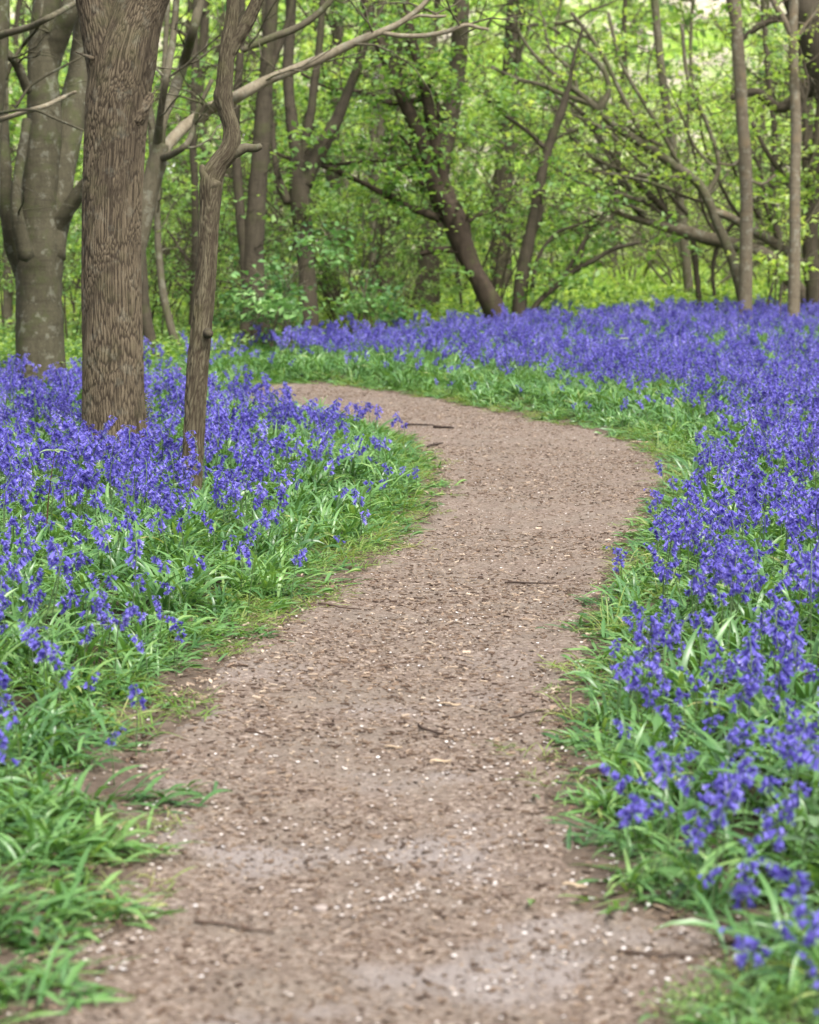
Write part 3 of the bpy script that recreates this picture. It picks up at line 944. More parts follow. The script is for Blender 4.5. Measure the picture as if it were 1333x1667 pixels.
tag(mb.build('wood_chips', [M['chip']], smooth=False), 'brown and tan bark chips and broken twigs strewn over the path', 'wood chips', kind='stuff')

mb = MB()
x, y = litter_field(30000)
cl = fbm(x * 3.2, y * 3.2, 97, 3)
k = RNG.random(len(x)) < np.interp(cl, [0.42, 0.66], [0.12, 1.0]) * np.interp(y, [3.4, 5, 9, 12, 26], [0.8, 0.7, 0.3, 0.25, 0.4])
x, y = x[k], y[k]; n = len(x)
zc = path_z(x, y) + 0.005
s = RNG.uniform(0.003, 0.0066, n)[:, None]
az = RNG.uniform(0, 6.283, n); c = np.stack([x, y, zc], 1)
ring = []
for q in range(6):
    a = az + q * math.pi / 3
    ring.append(c + np.stack([np.cos(a), np.sin(a), RNG.uniform(0.1, 0.7, n)], 1) * s)
V = np.stack([c] + ring, 1).reshape(-1, 3); k7 = np.arange(n)[:, None] * 7
T = np.concatenate([k7 + [0, 1 + q, 1 + (q + 1) % 6] for q in range(6)])
mb.add(V, None, T, tint=np.repeat(RNG.random(n), 7))
tag(mb.build('fallen_petals', [M['petal']]), 'small white blossom petals scattered over the earth path', 'petals', kind='stuff')

# last year's brown leaves caught along the margins
mb = MB()
x, y = scatter(int(60 * FULL_AREA), 0.6); rgd = ragged(x, y)
k = (rgd > -0.12) & (rgd < 0.2) & (y < 14) & (fbm(x * 2.1, y * 2.1, 15, 2) > 0.5)
x, y = x[k], y[k]; n = len(x)
V, T = leaf_quads(np.stack([x, y, path_z(x, y) + 0.008], 1), 0.034, 0.8, RNG, 0.55)
mb.add(V, None, T, tint=np.repeat(RNG.uniform(0.3, 0.95, n), 4))
tag(mb.build('leaf_litter', [M['chip']]), 'dry brown leaves caught among the green along the path margins', 'leaf litter', kind='stuff')

# ------------------------------------------------------------------ trees laid out from the picture, each at its own distance
def px_path(pts, depth):
    """(px, py, radius px[, extra depth]) -> smooth world points and radii"""
    P = np.array([list(p) + [0.0] * (4 - len(p)) for p in pts], float)
    S = spline(P, 7)
    W = np.array([at(q[0], q[1], depth + q[3]) for q in S])
    R = np.maximum(S[:, 2], 0.6) * (depth + S[:, 3]) / FPX
    return W, R

def bark_ridges(P, R, seg, cell_u, cell_v, depth, seed, flare=None):
    """dense tube whose surface carries real bark plates; tint attribute = plate height"""
    L = np.concatenate([[0], np.cumsum(np.linalg.norm(np.diff(P, axis=0), axis=1))])
    n = int(L[-1] / 0.011)
    Li = np.linspace(0, L[-1], n)
    P = np.stack([np.interp(Li, L, P[:, k]) for k in range(3)], 1); R = np.interp(Li, L, R)
    V, Q, T = tube(P, R, seg, 0.035, seed, cap=True, freq=3)
    th = np.linspace(0, 2 * np.pi, seg, endpoint=False)
    nu = max(8, int(round(2 * np.pi * R.mean() / cell_u)))
    U = np.repeat((th / (2 * np.pi) * nu)[None, :], n, 0); Vv = np.repeat((Li / cell_v)[:, None], seg, 1)
    wv = fbm(np.sin(th)[None, :] * 1.5 + Vv * 0.3, np.cos(th)[None, :] * 1.5 + Vv * 0.35, seed + 30, 2)
    Vv = Vv * (0.8 + 0.5 * wv)
    U = U + 0.45 * (fbm(Vv * 1.5 + 5, np.sin(th)[None, :] * 3 + np.cos(th)[None, :] * 2, seed, 3) - 0.5) * 2 + 0.5 * (fbm(U * 0.6, Vv * 7, seed + 8, 3) - 0.5)
    F1 = np.full(U.shape, 9.0); F2 = np.full(U.shape, 9.0)
    iu, iv = np.floor(U), np.floor(Vv)
    for du in (-1, 0, 1):
        for dv in (-1, 0, 1):
            cu, cv = iu + du, iv + dv
            hu = _hash(np.mod(cu, nu), cv, seed); hv = _hash(np.mod(cu, nu), cv, seed + 51)
            d = np.hypot(U - cu - hu, (Vv - cv - hv))
            F2 = np.where(d < F1, F1, np.minimum(F2, d)); F1 = np.minimum(F1, d)
    plate = sstep(0.03, 0.42, F2 - F1) * (0.55 + 0.45 * sstep(0.3, 0.55, wv))
    detail = fbm(U * 2.3, Vv * 12, seed + 3, 4)
    h = (plate - 0.5) * depth + (detail - 0.5) * depth * 0.8
    C_ = np.repeat(P, seg, 0).reshape(n, seg, 3)
    Vm = V[:n * seg].reshape(n, seg, 3)
    dirn = Vm - C_; dirn /= np.linalg.norm(dirn, axis=2)[..., None]
    V[:n * seg] = (Vm + dirn * h[..., None]).reshape(-1, 3)
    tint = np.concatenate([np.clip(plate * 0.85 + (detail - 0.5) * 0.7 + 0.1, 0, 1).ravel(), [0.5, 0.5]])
    return V, Q, T, tint

def limb_mesh(name, pts, depth, mat, parent, seg=10, rough=0.12, seed=0):
    P, R = px_path(pts, depth)
    mb = MB(); V, Q, T = tube(P, R, seg, rough, seed)
    mb.add(V, Q, T, tint=0.7)
    return mb.build(name, [mat], parent), P, R

def twig_set(mb, starts, dirs, length, r0, rng, levels=2, per=3, tips=None, droop=0.0, mat=0):
    """recursive fine twigs; collects tip points for leaves"""
    for s, d in zip(starts, dirs):
        d = d / (np.linalg.norm(d) + 1e-9)
        n = 5
        P = [s]
        dd = d.copy()
        L = length * rng.uniform(0.6, 1.25)
        for i in range(n):
            dd = dd + rng.normal(0, 0.17, 3) + np.array([0, 0, -droop])
            dd /= np.linalg.norm(dd)
            P.append(P[-1] + dd * L / n)
        P = np.array(P)
        V, Q, T = tube(P, np.linspace(r0, r0 * 0.35, n + 1), 4 if r0 < 0.012 else 6, cap=False)
        mb.add(V, Q, mat=mat, tint=0.7)
        if tips is not None:
            tips.extend(P[2:] if levels <= 1 else P[4:])
        if levels > 1:
            ks = rng.integers(1, n + 1, per)
            nd_ = [(P[k] - P[k - 1]) / (L / n) + rng.normal(0, 0.6, 3) for k in ks]
            twig_set(mb, [P[k] for k in ks], nd_, length * 0.6, r0 * 0.5, rng, levels - 1, per, tips, droop, mat)

def make_tree(name, label, cat, depth, trunk, limbs=(), bark='bark_dark', group=None, seg=12, rough=0.12, ridges=None,
              twigs=0, twig_len=0.8, leaves=0, leaf='leaf_mid', leaf_size=0.06, blob=0.22, limb_name='limb', limb_bark=None, base_dz=-0.15, seed=1, ymin=None):
    b = at(trunk[0][0], trunk[0][1], depth)
    gz = ground_z(b[0], b[1])
    base = np.array([b[0], b[1], gz])
    t = thing(name, base, label, cat, group)
    P, R = px_path(trunk, depth)
    if P[0][2] > gz - 0.05:                        # carry the trunk down into the soil
        P = np.vstack([[P[0][0], P[0][1], gz - 0.15], P]); R = np.concatenate([[R[0] * 1.12], R])
    mb = MB()
    if ridges:
        V, Q, T, tn = bark_ridges(P, R, ridges[0], ridges[1], ridges[2], ridges[3], seed)
        mb.add(V, Q, T, tint=tn)
    else:
        V, Q, T = tube(P, R, seg, rough, seed); mb.add(V, Q, T, tint=0.7)
    mb.build('trunk', [M[bark]], t)
    lines = [(P, R)]
    for i, l in enumerate(limbs):
        lb = M[limb_bark or bark]; nm = limb_name
        if isinstance(l, dict):
            lb = M[l.get('bark', limb_bark or bark)]; nm = l.get('name', limb_name); rg_ = l.get('ridges'); l = l['pts']
        else:
            rg_ = None
        if rg_:
            Pl, Rl = px_path(l, depth)
            mbl = MB(); V, Q, T, tn = bark_ridges(Pl, Rl, rg_[0], rg_[1], rg_[2], rg_[3], seed + i + 5); mbl.add(V, Q, T, tint=tn)
            mbl.build(nm, [lb], t)
        else:
            _, Pl, Rl = limb_mesh(nm, l, depth, lb, t, max(6, seg - 2), rough, seed + i + 3)
        lines.append((Pl, Rl))
    if twigs or leaves:
        rng = np.random.default_rng(seed + 900)
        mb = MB(); tips = []
        allP = np.vstack([p for p, r in lines]); allR = np.concatenate([r for p, r in lines])
        ok = allR < np.quantile(allR, 0.75) if len(lines) > 1 else allP[:, 2] > base[2] + 1.2
        if ymin is not None:
            ok &= allP[:, 2] > ymin
        cand = np.where(ok)[0]
        ks = rng.choice(cand, twigs)
        dirs = rng.normal(0, 1, (twigs, 3)); dirs[:, 2] = np.abs(dirs[:, 2]) * 0.6 + 0.1
        twig_set(mb, allP[ks], dirs, twig_len, 0.011, rng, 2, 3, tips, 0.02)
        if leaves and tips:
            tp = np.array(tips)
            # leaves gather in sprays: some twigs are full, others bare
            wgt = np.clip(fbm(tp[:, 0] * 1.4, tp[:, 2] * 1.4 + tp[:, 1], seed, 2) - 0.36, 0, 1) + 0.01
            LP, tone = sprays(tp, leaves, blob, rng, wgt / wgt.sum())
            V, T = leaf_quads(LP, leaf_size, 0.6, rng)
            mb.add(V, None, T, 1, np.repeat(tone, 4))
        mb.build('crown', [M[limb_bark or bark], M[leaf]], t, smooth=True)
    return t

# --- the two near trunks in the bluebells on the left
make_tree('oak_tree', 'broad rough-barked trunk with deep furrows forking at the top, nearest big tree on the left', 'tree', 14.8,
    [(190, 812, 74), (189, 785, 66), (188, 745, 58), (187, 700, 53), (185, 660, 51), (184, 600, 49.5), (182, 500, 48.5), (181, 400, 48.5), (183, 300, 48), (187, 215, 50), (193, 150, 52), (202, 95, 53), (215, 45, 47), (235, -10, 42), (268, -90, 36), (300, -190, 31)],
    [{'pts': [(185, 120, 42), (170, 60, 37), (157, 5, 33), (140, -60, 29), (118, -160, 25)], 'ridges': (220, 0.017, 0.13, 0.007), 'name': 'limb'},
     {'pts': [(218, 200, 11, -0.1), (230, 180, 11, -0.08), (239, 165, 9, -0.05), (246, 154, 6, -0.03)], 'name': 'stub', 'ridges': (60, 0.022, 0.06, 0.008)},
     {'pts': [(150, 95, 4, -0.2), (132, 88, 2), (122, 84, 1)], 'name': 'stub'}],
    'bark_oak', ridges=(440, 0.017, 0.13, 0.007), seed=7)
make_tree('young_tree', 'slender crooked trunk with a broken stub at its elbow, standing right of the thick trunk', 'tree', 12.7,
    [(309, 862, 21), (311, 820, 18), (313, 760, 17), (316, 700, 17), (321, 610, 17.5), (329, 520, 17), (337, 420, 16.5), (342, 340, 16.5), (343, 305, 18.5), (346, 286, 18), (357, 266, 16), (370, 250, 16), (377, 230, 14.5), (376, 205, 13), (368, 180, 13), (363, 158, 15), (365, 140, 13), (368, 100, 12.5), (372, 65, 12), (377, 30, 10.5), (380, -20, 10), (378, -140, 8)],
    [{'pts': [(369, 100, 9), (383, 70, 10.5), (398, 45, 11), (413, 14, 10), (434, -40, 8.5), (462, -110, 7)], 'ridges': (64, 0.02, 0.06, 0.005), 'name': 'limb'},
     {'pts': [(350, 305, 13, -0.03), (339, 290, 11.5, -0.02), (332, 278, 8), (328, 269, 3.5)], 'name': 'stub'},
     {'pts': [(370, 252, 12), (388, 245, 9), (400, 241, 7.5), (415, 241, 7), (425, 238, 5.5)], 'name': 'stub', 'bark': 'bark_grey'},
     {'pts': [(338, 543, 9, -0.07), (341, 543, 7, -0.1), (343, 542, 2.5, -0.11)], 'name': 'stub', 'bark': 'bark_dark'}],
    'bark_young', ridges=(128, 0.022, 0.10, 0.006), seed=13)

# --- pale-limbed tree behind the thick trunk
make_tree('forked_tree', 'many-stemmed tree half hidden behind the thick trunk, with one long pale limb reaching right', 'tree', 20.5,
    [(196, 680, 24), (198, 600, 22), (206, 500, 20), (218, 420, 18), (234, 350, 17), (246, 300, 16), (256, 262, 16), (262, 235, 14)],
    [[(258, 250, 12), (263, 200, 9), (283, 150, 9, 0.4), (300, 100, 8.5, 0.6), (313, 55, 8), (325, 0, 8), (338, -80, 7)],
     [(252, 262, 10), (247, 210, 7, 0.3), (240, 150, 7, 0.5), (246, 90, 7), (262, 20, 6.5), (270, -70, 6)],
     [(256, 240, 8), (262, 180, 6, -0.3), (272, 120, 6, -0.5), (282, 60, 6), (290, -40, 5)],
     {'pts': [(258, 258, 12), (276, 232, 10, 0.2), (303, 204, 9.5, 0.4), (340, 178, 9.5, 0.5), (385, 158, 10), (430, 133, 8.5), (480, 113, 8), (530, 92, 7.5), (575, 70, 7), (620, 52, 6), (650, 38, 5), (680, 16, 4.5), (705, -10, 4)], 'bark': 'bark_dead'},
     {'pts': [(618, 52, 4.5), (650, 58, 4), (690, 58, 4), (725, 52, 4), (758, 41, 3.5), (778, 45, 3), (795, 48, 2.2)], 'bark': 'bark_dead'},
     {'pts': [(652, 38, 3), (680, 26, 2.6), (705, 27, 2.5), (726, 26, 2)], 'bark': 'bark_dead'},
     {'pts': [(330, 186, 6), (334, 174, 5, -0.05), (345, 169, 4, -0.1)], 'bark': 'bark_dead', 'name': 'stub'},
     [(262, 258, 7), (283, 250, 5.5, -0.3), (303, 235, 5, -0.4), (314, 212, 4.5), (322, 180, 4), (345, 130, 3.5)],
     [(395, 82, 5, 1.0), (440, 62, 6, 1), (490, 42, 6, 1), (530, 10, 5, 1), (560, -30, 5, 1)]],
    'bark_grey', limb_name='branch', twigs=26, twig_len=0.9, seed=21)

# --- big smooth tree far left and the one at the frame edge
make_tree('sycamore_tree', 'large smooth mossy tree dividing low into several stems, far left', 'tree', 22.0,
    [(76, 680, 58), (71, 642, 49), (66, 590, 42), (63, 520, 38), (62, 460, 37), (60, 410, 40), (62, 350, 33), (68, 270, 29), (72, 190, 27), (70, 110, 25), (74, 40, 25), (84, -50, 22), (90, -140, 20)],
    [[(80, 420, 26), (92, 330, 25, 0.1), (104, 250, 25, 0.2), (118, 180, 22, 0.3), (130, 100, 18, 0.4), (140, 0, 16, 0.4), (150, -100, 14)],
     [(42, 440, 22), (22, 390, 17, -0.2), (10, 330, 14, -0.3), (4, 260, 13, -0.3), (0, 180, 12), (-8, 60, 11), (-12, -60, 10)],
     [(72, 430, 15), (90, 380, 15), (110, 342, 13, -0.1), (134, 308, 11.5, -0.2), (165, 270, 10, -0.3), (200, 215, 8)],
     [(42, 420, 14, -0.5), (26, 330, 9, -0.6), (34, 260, 8, -0.5), (44, 195, 8, -0.4)],
     [(72, 150, 17), (82, 95, 18), (100, 50, 17, -0.1), (118, 5, 16, -0.2), (140, -60, 15)],
     [(45, 150, 8, -0.5), (30, 110, 8, -0.6), (10, 85, 7, -0.7), (-10, 70, 6)]],
    'bark_smooth', seg=22, rough=0.16, twigs=20, seed=31)
make_tree('edge_tree', 'trunk cut by the left edge of the picture with bare twigs reaching right', 'tree', 21.0,
    [(-48, 700, 40), (-40, 500, 34), (-30, 300, 30), (-18, 120, 28), (-12, 40, 27), (-8, -60, 26)],
    [{'pts': [(-20, 200, 6), (0, 195, 4.5, -0.6), (35, 184, 4, -0.8), (75, 172, 4, -0.9), (100, 160, 3.5), (124, 149, 2.2)], 'bark': 'bark_dead'},
     [(-20, 190, 4), (10, 182, 2.6, -1), (55, 179, 2.4, -1.2), (92, 194, 2.2, -1.3), (135, 212, 1.8, -1.5)],
     {'pts': [(-12, 62, 7), (12, 54, 6, -0.4), (50, 43, 5.5, -0.6), (85, 26, 5, -0.8), (120, 6, 4.5), (160, -20, 4)], 'bark': 'bark_grey'},
     [(8, 130, 4, 0.5), (20, 100, 3.5, 0.5), (40, 70, 3, 0.5), (62, 42, 2.6), (70, 0, 2.2)],
     [(25, 175, 2.5), (50, 140, 2.2), (90, 115, 2), (135, 92, 1.6)]],
    'bark_smooth', seg=16, limb_name='branch', seed=37)

# --- thin stems between the near trunks
make_tree('sapling', 'thin dark curved sapling between the two near trunks', 'tree', 29.0,
    [(300, 612, 8.5), (293, 580, 8), (280, 540, 7), (266, 480, 6.5), (259, 420, 6), (256, 360, 5.5), (256, 300, 5.5), (262, 200, 5), (270, 60, 4.5), (276, -40, 4)], (), 'bark_grey', seg=8, twigs=14, seed=41)
make_tree('sapling', 'thin straight dark sapling right beside the crooked trunk', 'tree', 31.0,
    [(311, 600, 8), (313, 540, 7.5), (317, 460, 7), (318, 380, 6.5), (317, 300, 6), (314, 230, 6), (316, 120, 5), (320, -40, 4.5)],
    [[(314, 430, 3), (296, 410, 2.6), (280, 385, 2.2), (268, 370, 1.6)], [(312, 480, 3), (290, 462, 2.5), (270, 440, 2)]], 'bark_dark', seg=8, limb_name='branch', twigs=12, seed=43)
make_tree('leaning_stump', 'short leaning mossy trunk foot just right of the thick trunk', 'tree stump', 27.0,
    [(262, 612, 13), (252, 580, 11), (243, 545, 10), (236, 500, 9), (232, 440, 8), (228, 380, 7)], (), 'bark_dark', seg=10, seed=45)
make_tree('sapling', 'pale thin trunk seen low at the left edge behind the smooth tree', 'tree', 36.0,
    [(12, 610, 9), (12, 520, 8), (13, 420, 8), (10, 300, 7), (8, 150, 6), (8, -40, 5)], (), 'bark_grey', seg=8, twigs=10, seed=47)

# --- middle background
make_tree('twin_tree', 'dark twin-stemmed tree at the left end of the far flower bank', 'tree', 29.5,
    [(426, 600, 19.4), (424, 560, 18.5), (420, 500, 18.5), (413, 440, 18.5), (414, 380, 16.7), (418, 320, 15.0), (424, 250, 15.0), (429, 180, 14.1), (434, 110, 12.3), (440, 40, 11.4), (448, -60, 10.6)],
    [[(396, 598, 13), (401, 540, 12), (405, 480, 12), (398, 410, 9), (390, 340, 8), (385, 270, 8), (384, 190, 7), (390, 100, 6.5), (394, -20, 6)],
     [(432, 160, 8), (438, 120, 7), (452, 80, 6), (470, 30, 5), (480, -40, 5)]],
    'bark_dark', seg=14, rough=0.14, twigs=24, leaves=350, leaf='leaf_mid', leaf_size=0.12, seed=51)
make_tree('forked_tree', 'dark tree splitting into three stems behind the white-blossom bush', 'tree', 34.0,
    [(505, 590, 16.7), (503, 520, 15.8), (500, 450, 14.1), (494, 390, 15.0), (489, 330, 16.7), (488, 290, 17.6), (486, 262, 14.1)],
    [[(488, 290, 14), (482, 245, 11), (476, 205, 10), (471, 160, 9), (468, 110, 9), (472, 50, 9), (474, -50, 8)],
     [(494, 285, 13), (496, 240, 8), (504, 195, 8), (510, 150, 7), (520, 70, 6), (528, -40, 5)],
     [(492, 300, 16), (510, 262, 14), (530, 228, 12), (550, 190, 10), (566, 150, 8), (585, 100, 7), (600, 40, 6), (612, -40, 5)],
     [(470, 330, 9), (456, 300, 7), (448, 265, 5), (444, 225, 5), (440, 170, 4)]],
    'bark_dark', seg=14, twigs=40, leaves=700, leaf='leaf_mid', leaf_size=0.13, seed=53)
make_tree('leaning_tree', 'brown leaning tree with swollen trunk at the crest of the flower bank', 'tree', 35.5,
    [(824, 556, 22.3), (813, 525, 19.5), (799, 492, 17.7), (783, 458, 14.9), (767, 428, 15.8), (752, 392, 19.5), (737, 356, 22.3), (722, 330, 17.7), (708, 295, 14.0), (694, 250, 11.6), (676, 205, 11.2), (656, 160, 10.2), (635, 110, 10.2), (614, 62, 9.3), (596, 10, 8.4), (580, -60, 7.4)],
    [[(735, 350, 18), (722, 300, 11), (712, 250, 10.5), (702, 195, 10), (690, 140, 8.5), (676, 90, 8), (664, 30, 7), (655, -60, 6)],
     [(706, 235, 4), (713, 200, 3.4), (711, 160, 3.2), (700, 140, 3), (682, 115, 3), (664, 85, 2.6), (655, 40, 2.4)],
     [(715, 355, 8), (690, 346, 6), (655, 332, 5), (610, 308, 4.5), (570, 288, 4), (530, 272, 3.5), (470, 258, 3), (425, 236, 2.4)],
     [(690, 300, 4), (660, 282, 3.6), (620, 262, 3.2), (560, 266, 3), (505, 264, 2.6)],
     [(768, 425, 7), (742, 408, 6), (712, 407, 5), (684, 414, 3.5)],
     [(690, 160, 5), (640, 168, 4), (590, 150, 3.4), (540, 144, 3), (490, 120, 2.5)],
     [(750, 372, 4), (775, 352, 3), (800, 345, 2.6), (815, 336, 2)],
     [(700, 290, 4), (682, 270, 3), (664, 235, 2.6), (650, 220, 2)]],
    'bark_brown', seg=18, rough=0.34, limb_name='limb', twigs=90, twig_len=0.6, leaves=2200, leaf='leaf_mid', leaf_size=0.12, blob=0.3, seed=57)
make_tree('upright_tree', 'upright dark tree just right of the leaning trunk, a thin branch sweeping out low', 'tree', 36.5,
    [(850, 562, 14.8), (846, 520, 13.1), (846, 480, 12.3), (853, 430, 11.5), (863, 380, 9.8), (873, 330, 9.0), (880, 290, 8.2), (890, 250, 7.4), (902, 212, 7.8), (914, 180, 6.6), (926, 140, 4.1), (934, 95, 2.9), (950, 40, 2.0)],
    [[(856, 522, 6), (876, 492, 5), (905, 466, 5), (935, 440, 4.5), (965, 425, 4), (1000, 405, 3.5), (1040, 395, 3)],
     [(912, 460, 3.4), (935, 420, 3), (955, 385, 2.6), (985, 345, 2.2), (1005, 310, 2)],
     [(945, 435, 3), (950, 400, 2.6), (962, 372, 2.2), (990, 345, 1.8)],
     [(866, 470, 4), (876, 420, 3.4), (905, 380, 3), (945, 365, 2.6), (975, 350, 2)],
     [(862, 400, 5), (882, 340, 4), (886, 300, 3)],
     [(885, 240, 4), (860, 215, 3.4), (825, 190, 3), (790, 160, 2.4)]],
    'bark_dark', seg=12, rough=0.16, limb_name='branch', twigs=46, twig_len=0.9, leaves=1500, leaf='leaf_mid', leaf_size=0.12, blob=0.3, seed=61)
make_tree('ivy_tree', 'dark trunk wrapped in ivy low down, left of the leaning tree', 'tree', 41.0,
    [(690, 545, 28), (692, 500, 24), (696, 460, 19), (699, 425, 16), (707, 360, 14), (718, 280, 14), (732, 200, 14), (742, 130, 15), (748, 60, 14), (752, -60, 12)],
    (), 'bark_dark', seg=14, rough=0.18, twigs=26, leaves=1000, leaf='leaf_mid', leaf_size=0.13, blob=0.3, seed=67)

# --- right hand side
make_tree('sapling', 'pale straight orange-grey sapling rising through the right-hand flowers, the thicker of two', 'tree', 36.0,
    [(1212, 565, 12), (1213, 500, 11), (1214, 420, 11), (1215, 340, 10.5), (1213, 260, 10.5), (1208, 190, 10), (1204, 120, 10.5), (1199, 50, 10), (1194, -60, 9)],
    [{'pts': [(1204, 85, 5), (1200, 55, 5), (1190, 20, 4.5), (1182, -30, 4)], 'bark': 'bark_dark'},
     [(1210, 250, 3), (1195, 268, 2.4), (1170, 266, 2)], [(1216, 290, 3), (1240, 300, 2.5), (1262, 285, 2)]],
    'bark_pale', seg=14, rough=0.1, limb_name='branch', twigs=10, leaves=260, leaf='leaf_lime', leaf_size=0.09, seed=71, ymin=3.0)
make_tree('sapling', 'pale slim sapling at the right with a forked top, the thinner of two', 'tree', 34.5,
    [(1288, 585, 13), (1291, 530, 11), (1293, 450, 10), (1294, 370, 9.5), (1294, 290, 9), (1296, 210, 9), (1293, 130, 8.5), (1291, 60, 8), (1292, 0, 8), (1294, -80, 7)],
    [[(1291, 62, 6), (1276, 32, 5), (1262, 8, 5), (1245, -30, 4.5)],
     {'pts': [(1299, 195, 3), (1308, 170, 2.6), (1315, 140, 2.6), (1310, 110, 2.4), (1300, 75, 2.2)], 'bark': 'bark_dark'},
     [(1298, 62, 3), (1310, 42, 2.5), (1330, 18, 2), (1345, 0, 2)]],
    'bark_pale', seg=12, rough=0.1, limb_name='branch', twigs=12, leaves=500, leaf='leaf_lime', leaf_size=0.085, seed=73, ymin=2.8)
def arcs(n, seed, x0, x1, y0, y1):
    g_ = random.Random(seed); out = []
    for k in range(n):
        sx, sy = g_.uniform(x0, x1), g_.uniform(y0, y1); L = g_.uniform(180, 340); dd = g_.uniform(-0.8, 0.8); a = math.radians(g_.uniform(18, 62)); pts = []
        for q in range(7):
            pts.append((sx, sy, 3.2 - 0.36 * q, dd * q / 6))
            sx -= L / 6 * math.cos(a); sy -= L / 6 * math.sin(a); a += math.radians(g_.uniform(-14, 20))
        out.append(pts)
    return out
make_tree('fallen_tree', 'pale half-fallen trunk lying low across the right background and spreading into dark boughs', 'fallen tree', 40.0,
    [(1360, 560, 18), (1335, 520, 14), (1312, 488, 12), (1290, 458, 11.5), (1262, 428, 11.5), (1230, 408, 11.5), (1190, 396, 11), (1150, 388, 11), (1110, 376, 10), (1080, 368, 9), (1050, 360, 6.5), (1020, 352, 4.5), (990, 338, 3.5), (970, 322, 2.6)],
    [[(1100, 372, 8), (1085, 345, 6), (1060, 320, 6), (1035, 295, 5.5), (1010, 270, 5), (985, 240, 5), (965, 205, 5), (948, 185, 4), (920, 160, 3)],
     [(1088, 352, 4), (1076, 322, 3.6), (1066, 290, 3.4), (1060, 278, 2.6)],
     [(1050, 360, 4), (1030, 335, 4), (1010, 318, 3.6), (1000, 290, 3.4), (985, 262, 3)],
     [(1170, 392, 5), (1180, 380, 4), (1200, 355, 3.4), (1215, 330, 3)],
     [(1128, 385, 5), (1132, 430, 5), (1137, 480, 5), (1142, 548, 5)],
     [(1168, 398, 4), (1160, 440, 3.4), (1164, 490, 3), (1170, 548, 3)]] + arcs(7, 3, 1060, 1260, 350, 400),
    'bark_pale', seg=14, rough=0.2, limb_name='branch', limb_bark='bark_dark', twigs=60, twig_len=1.1, leaves=350, leaf='leaf_lime', leaf_size=0.13, blob=0.25, seed=79)
make_tree('arching_tree', 'dark tree behind the pale sapling with one long mossy limb slanting up to the left', 'tree', 38.5,
    [(1222, 565, 13.3), (1214, 510, 10.9), (1202, 450, 10.1), (1186, 405, 8.6), (1168, 365, 8.2), (1150, 320, 8.2), (1128, 290, 7.8), (1100, 272, 7.8), (1070, 250, 7.8), (1035, 228, 7.4), (1000, 204, 7.0), (970, 175, 5.9), (940, 150, 5.1), (910, 128, 3.9), (880, 100, 3.1), (850, 62, 2.3), (835, 20, 2.0)],
    [[(975, 180, 6), (990, 150, 5), (985, 120, 4.5), (965, 95, 4), (945, 80, 3)],
     [(960, 168, 5), (920, 155, 4), (880, 138, 3.6), (840, 128, 3), (800, 108, 2.4)],
     [(1120, 288, 5), (1080, 290, 4), (1040, 285, 4), (1000, 272, 3.4), (965, 258, 3)],
     {'pts': [(1160, 345, 8), (1185, 352, 7), (1225, 375, 7.5), (1260, 396, 8), (1300, 425, 8), (1345, 470, 9)], 'bark': 'bark_pale'},
     [(1060, 245, 4), (1030, 190, 4), (1005, 140, 3.6), (975, 80, 3.4), (930, 20, 3)],
     [(1110, 275, 4), (1080, 220, 3.6), (1050, 170, 3.4), (1010, 100, 3), (990, 20, 2.6)],
     [(1150, 320, 5), (1170, 270, 4), (1150, 200, 3.6), (1120, 130, 3.4), (1110, 40, 3)],
     [(1010, 212, 4), (960, 205, 3.4), (905, 225, 3), (860, 250, 2.6)],
     [(940, 150, 3.4), (930, 115, 3), (895, 80, 2.6), (885, 30, 2.4)]] + arcs(9, 8, 1010, 1180, 215, 350),
    'bark_grey', seg=12, rough=0.16, limb_name='limb', twigs=110, twig_len=1.2, leaves=1500, leaf='leaf_lime', leaf_size=0.12, blob=0.3, seed=83)
make_tree('leaning_sapling', 'thin pale leaning trunk crossing the twigs at upper right', 'tree', 44.0,
    [(1128, 545, 9), (1118, 440, 8), (1106, 330, 7.5), (1097, 250, 7), (1086, 180, 7), (1076, 110, 7), (1070, 50, 7), (1062, -50, 6)], (), 'bark_grey', seg=10, twigs=16, leaves=500, leaf='leaf_lime', leaf_size=0.08, seed=87)
make_tree('dark_tree', 'massive dark bole leaning in at the top right corner', 'tree', 39.0,
    [(1420, 570, 34), (1410, 420, 32), (1400, 300, 32), (1380, 200, 34), (1350, 120, 38), (1322, 50, 34), (1300, -10, 28), (1275, -90, 24)],
    [[(1350, 130, 18), (1310, 150, 12), (1270, 175, 9), (1230, 150, 7), (1190, 160, 5)], [(1330, 60, 12), (1280, 30, 8), (1240, 40, 6), (1200, 70, 4)]],
    'bark_dark', seg=18, rough=0.2, twigs=40, leaves=150, leaf='leaf_mid', leaf_size=0.12, seed=89)
make_tree('dark_tree', 'short dark trunk at the right edge of the flowers behind the thin sapling', 'tree', 38.0,
    [(1335, 575, 22), (1328, 520, 17), (1326, 460, 14), (1318, 400, 13), (1322, 330, 13), (1330, 250, 12), (1342, 140, 11), (1350, 0, 10)],
    [[(1322, 400, 8), (1300, 350, 6), (1285, 300, 5), (1250, 250, 4), (1225, 200, 3.4)], [(1325, 330, 7), (1310, 270, 5), (1312, 200, 4), (1300, 120, 3.4)]],
    'bark_dark', seg=12, rough=0.18, twigs=60, twig_len=1.0, leaves=600, leaf='leaf_lime', leaf_size=0.13, seed=93)
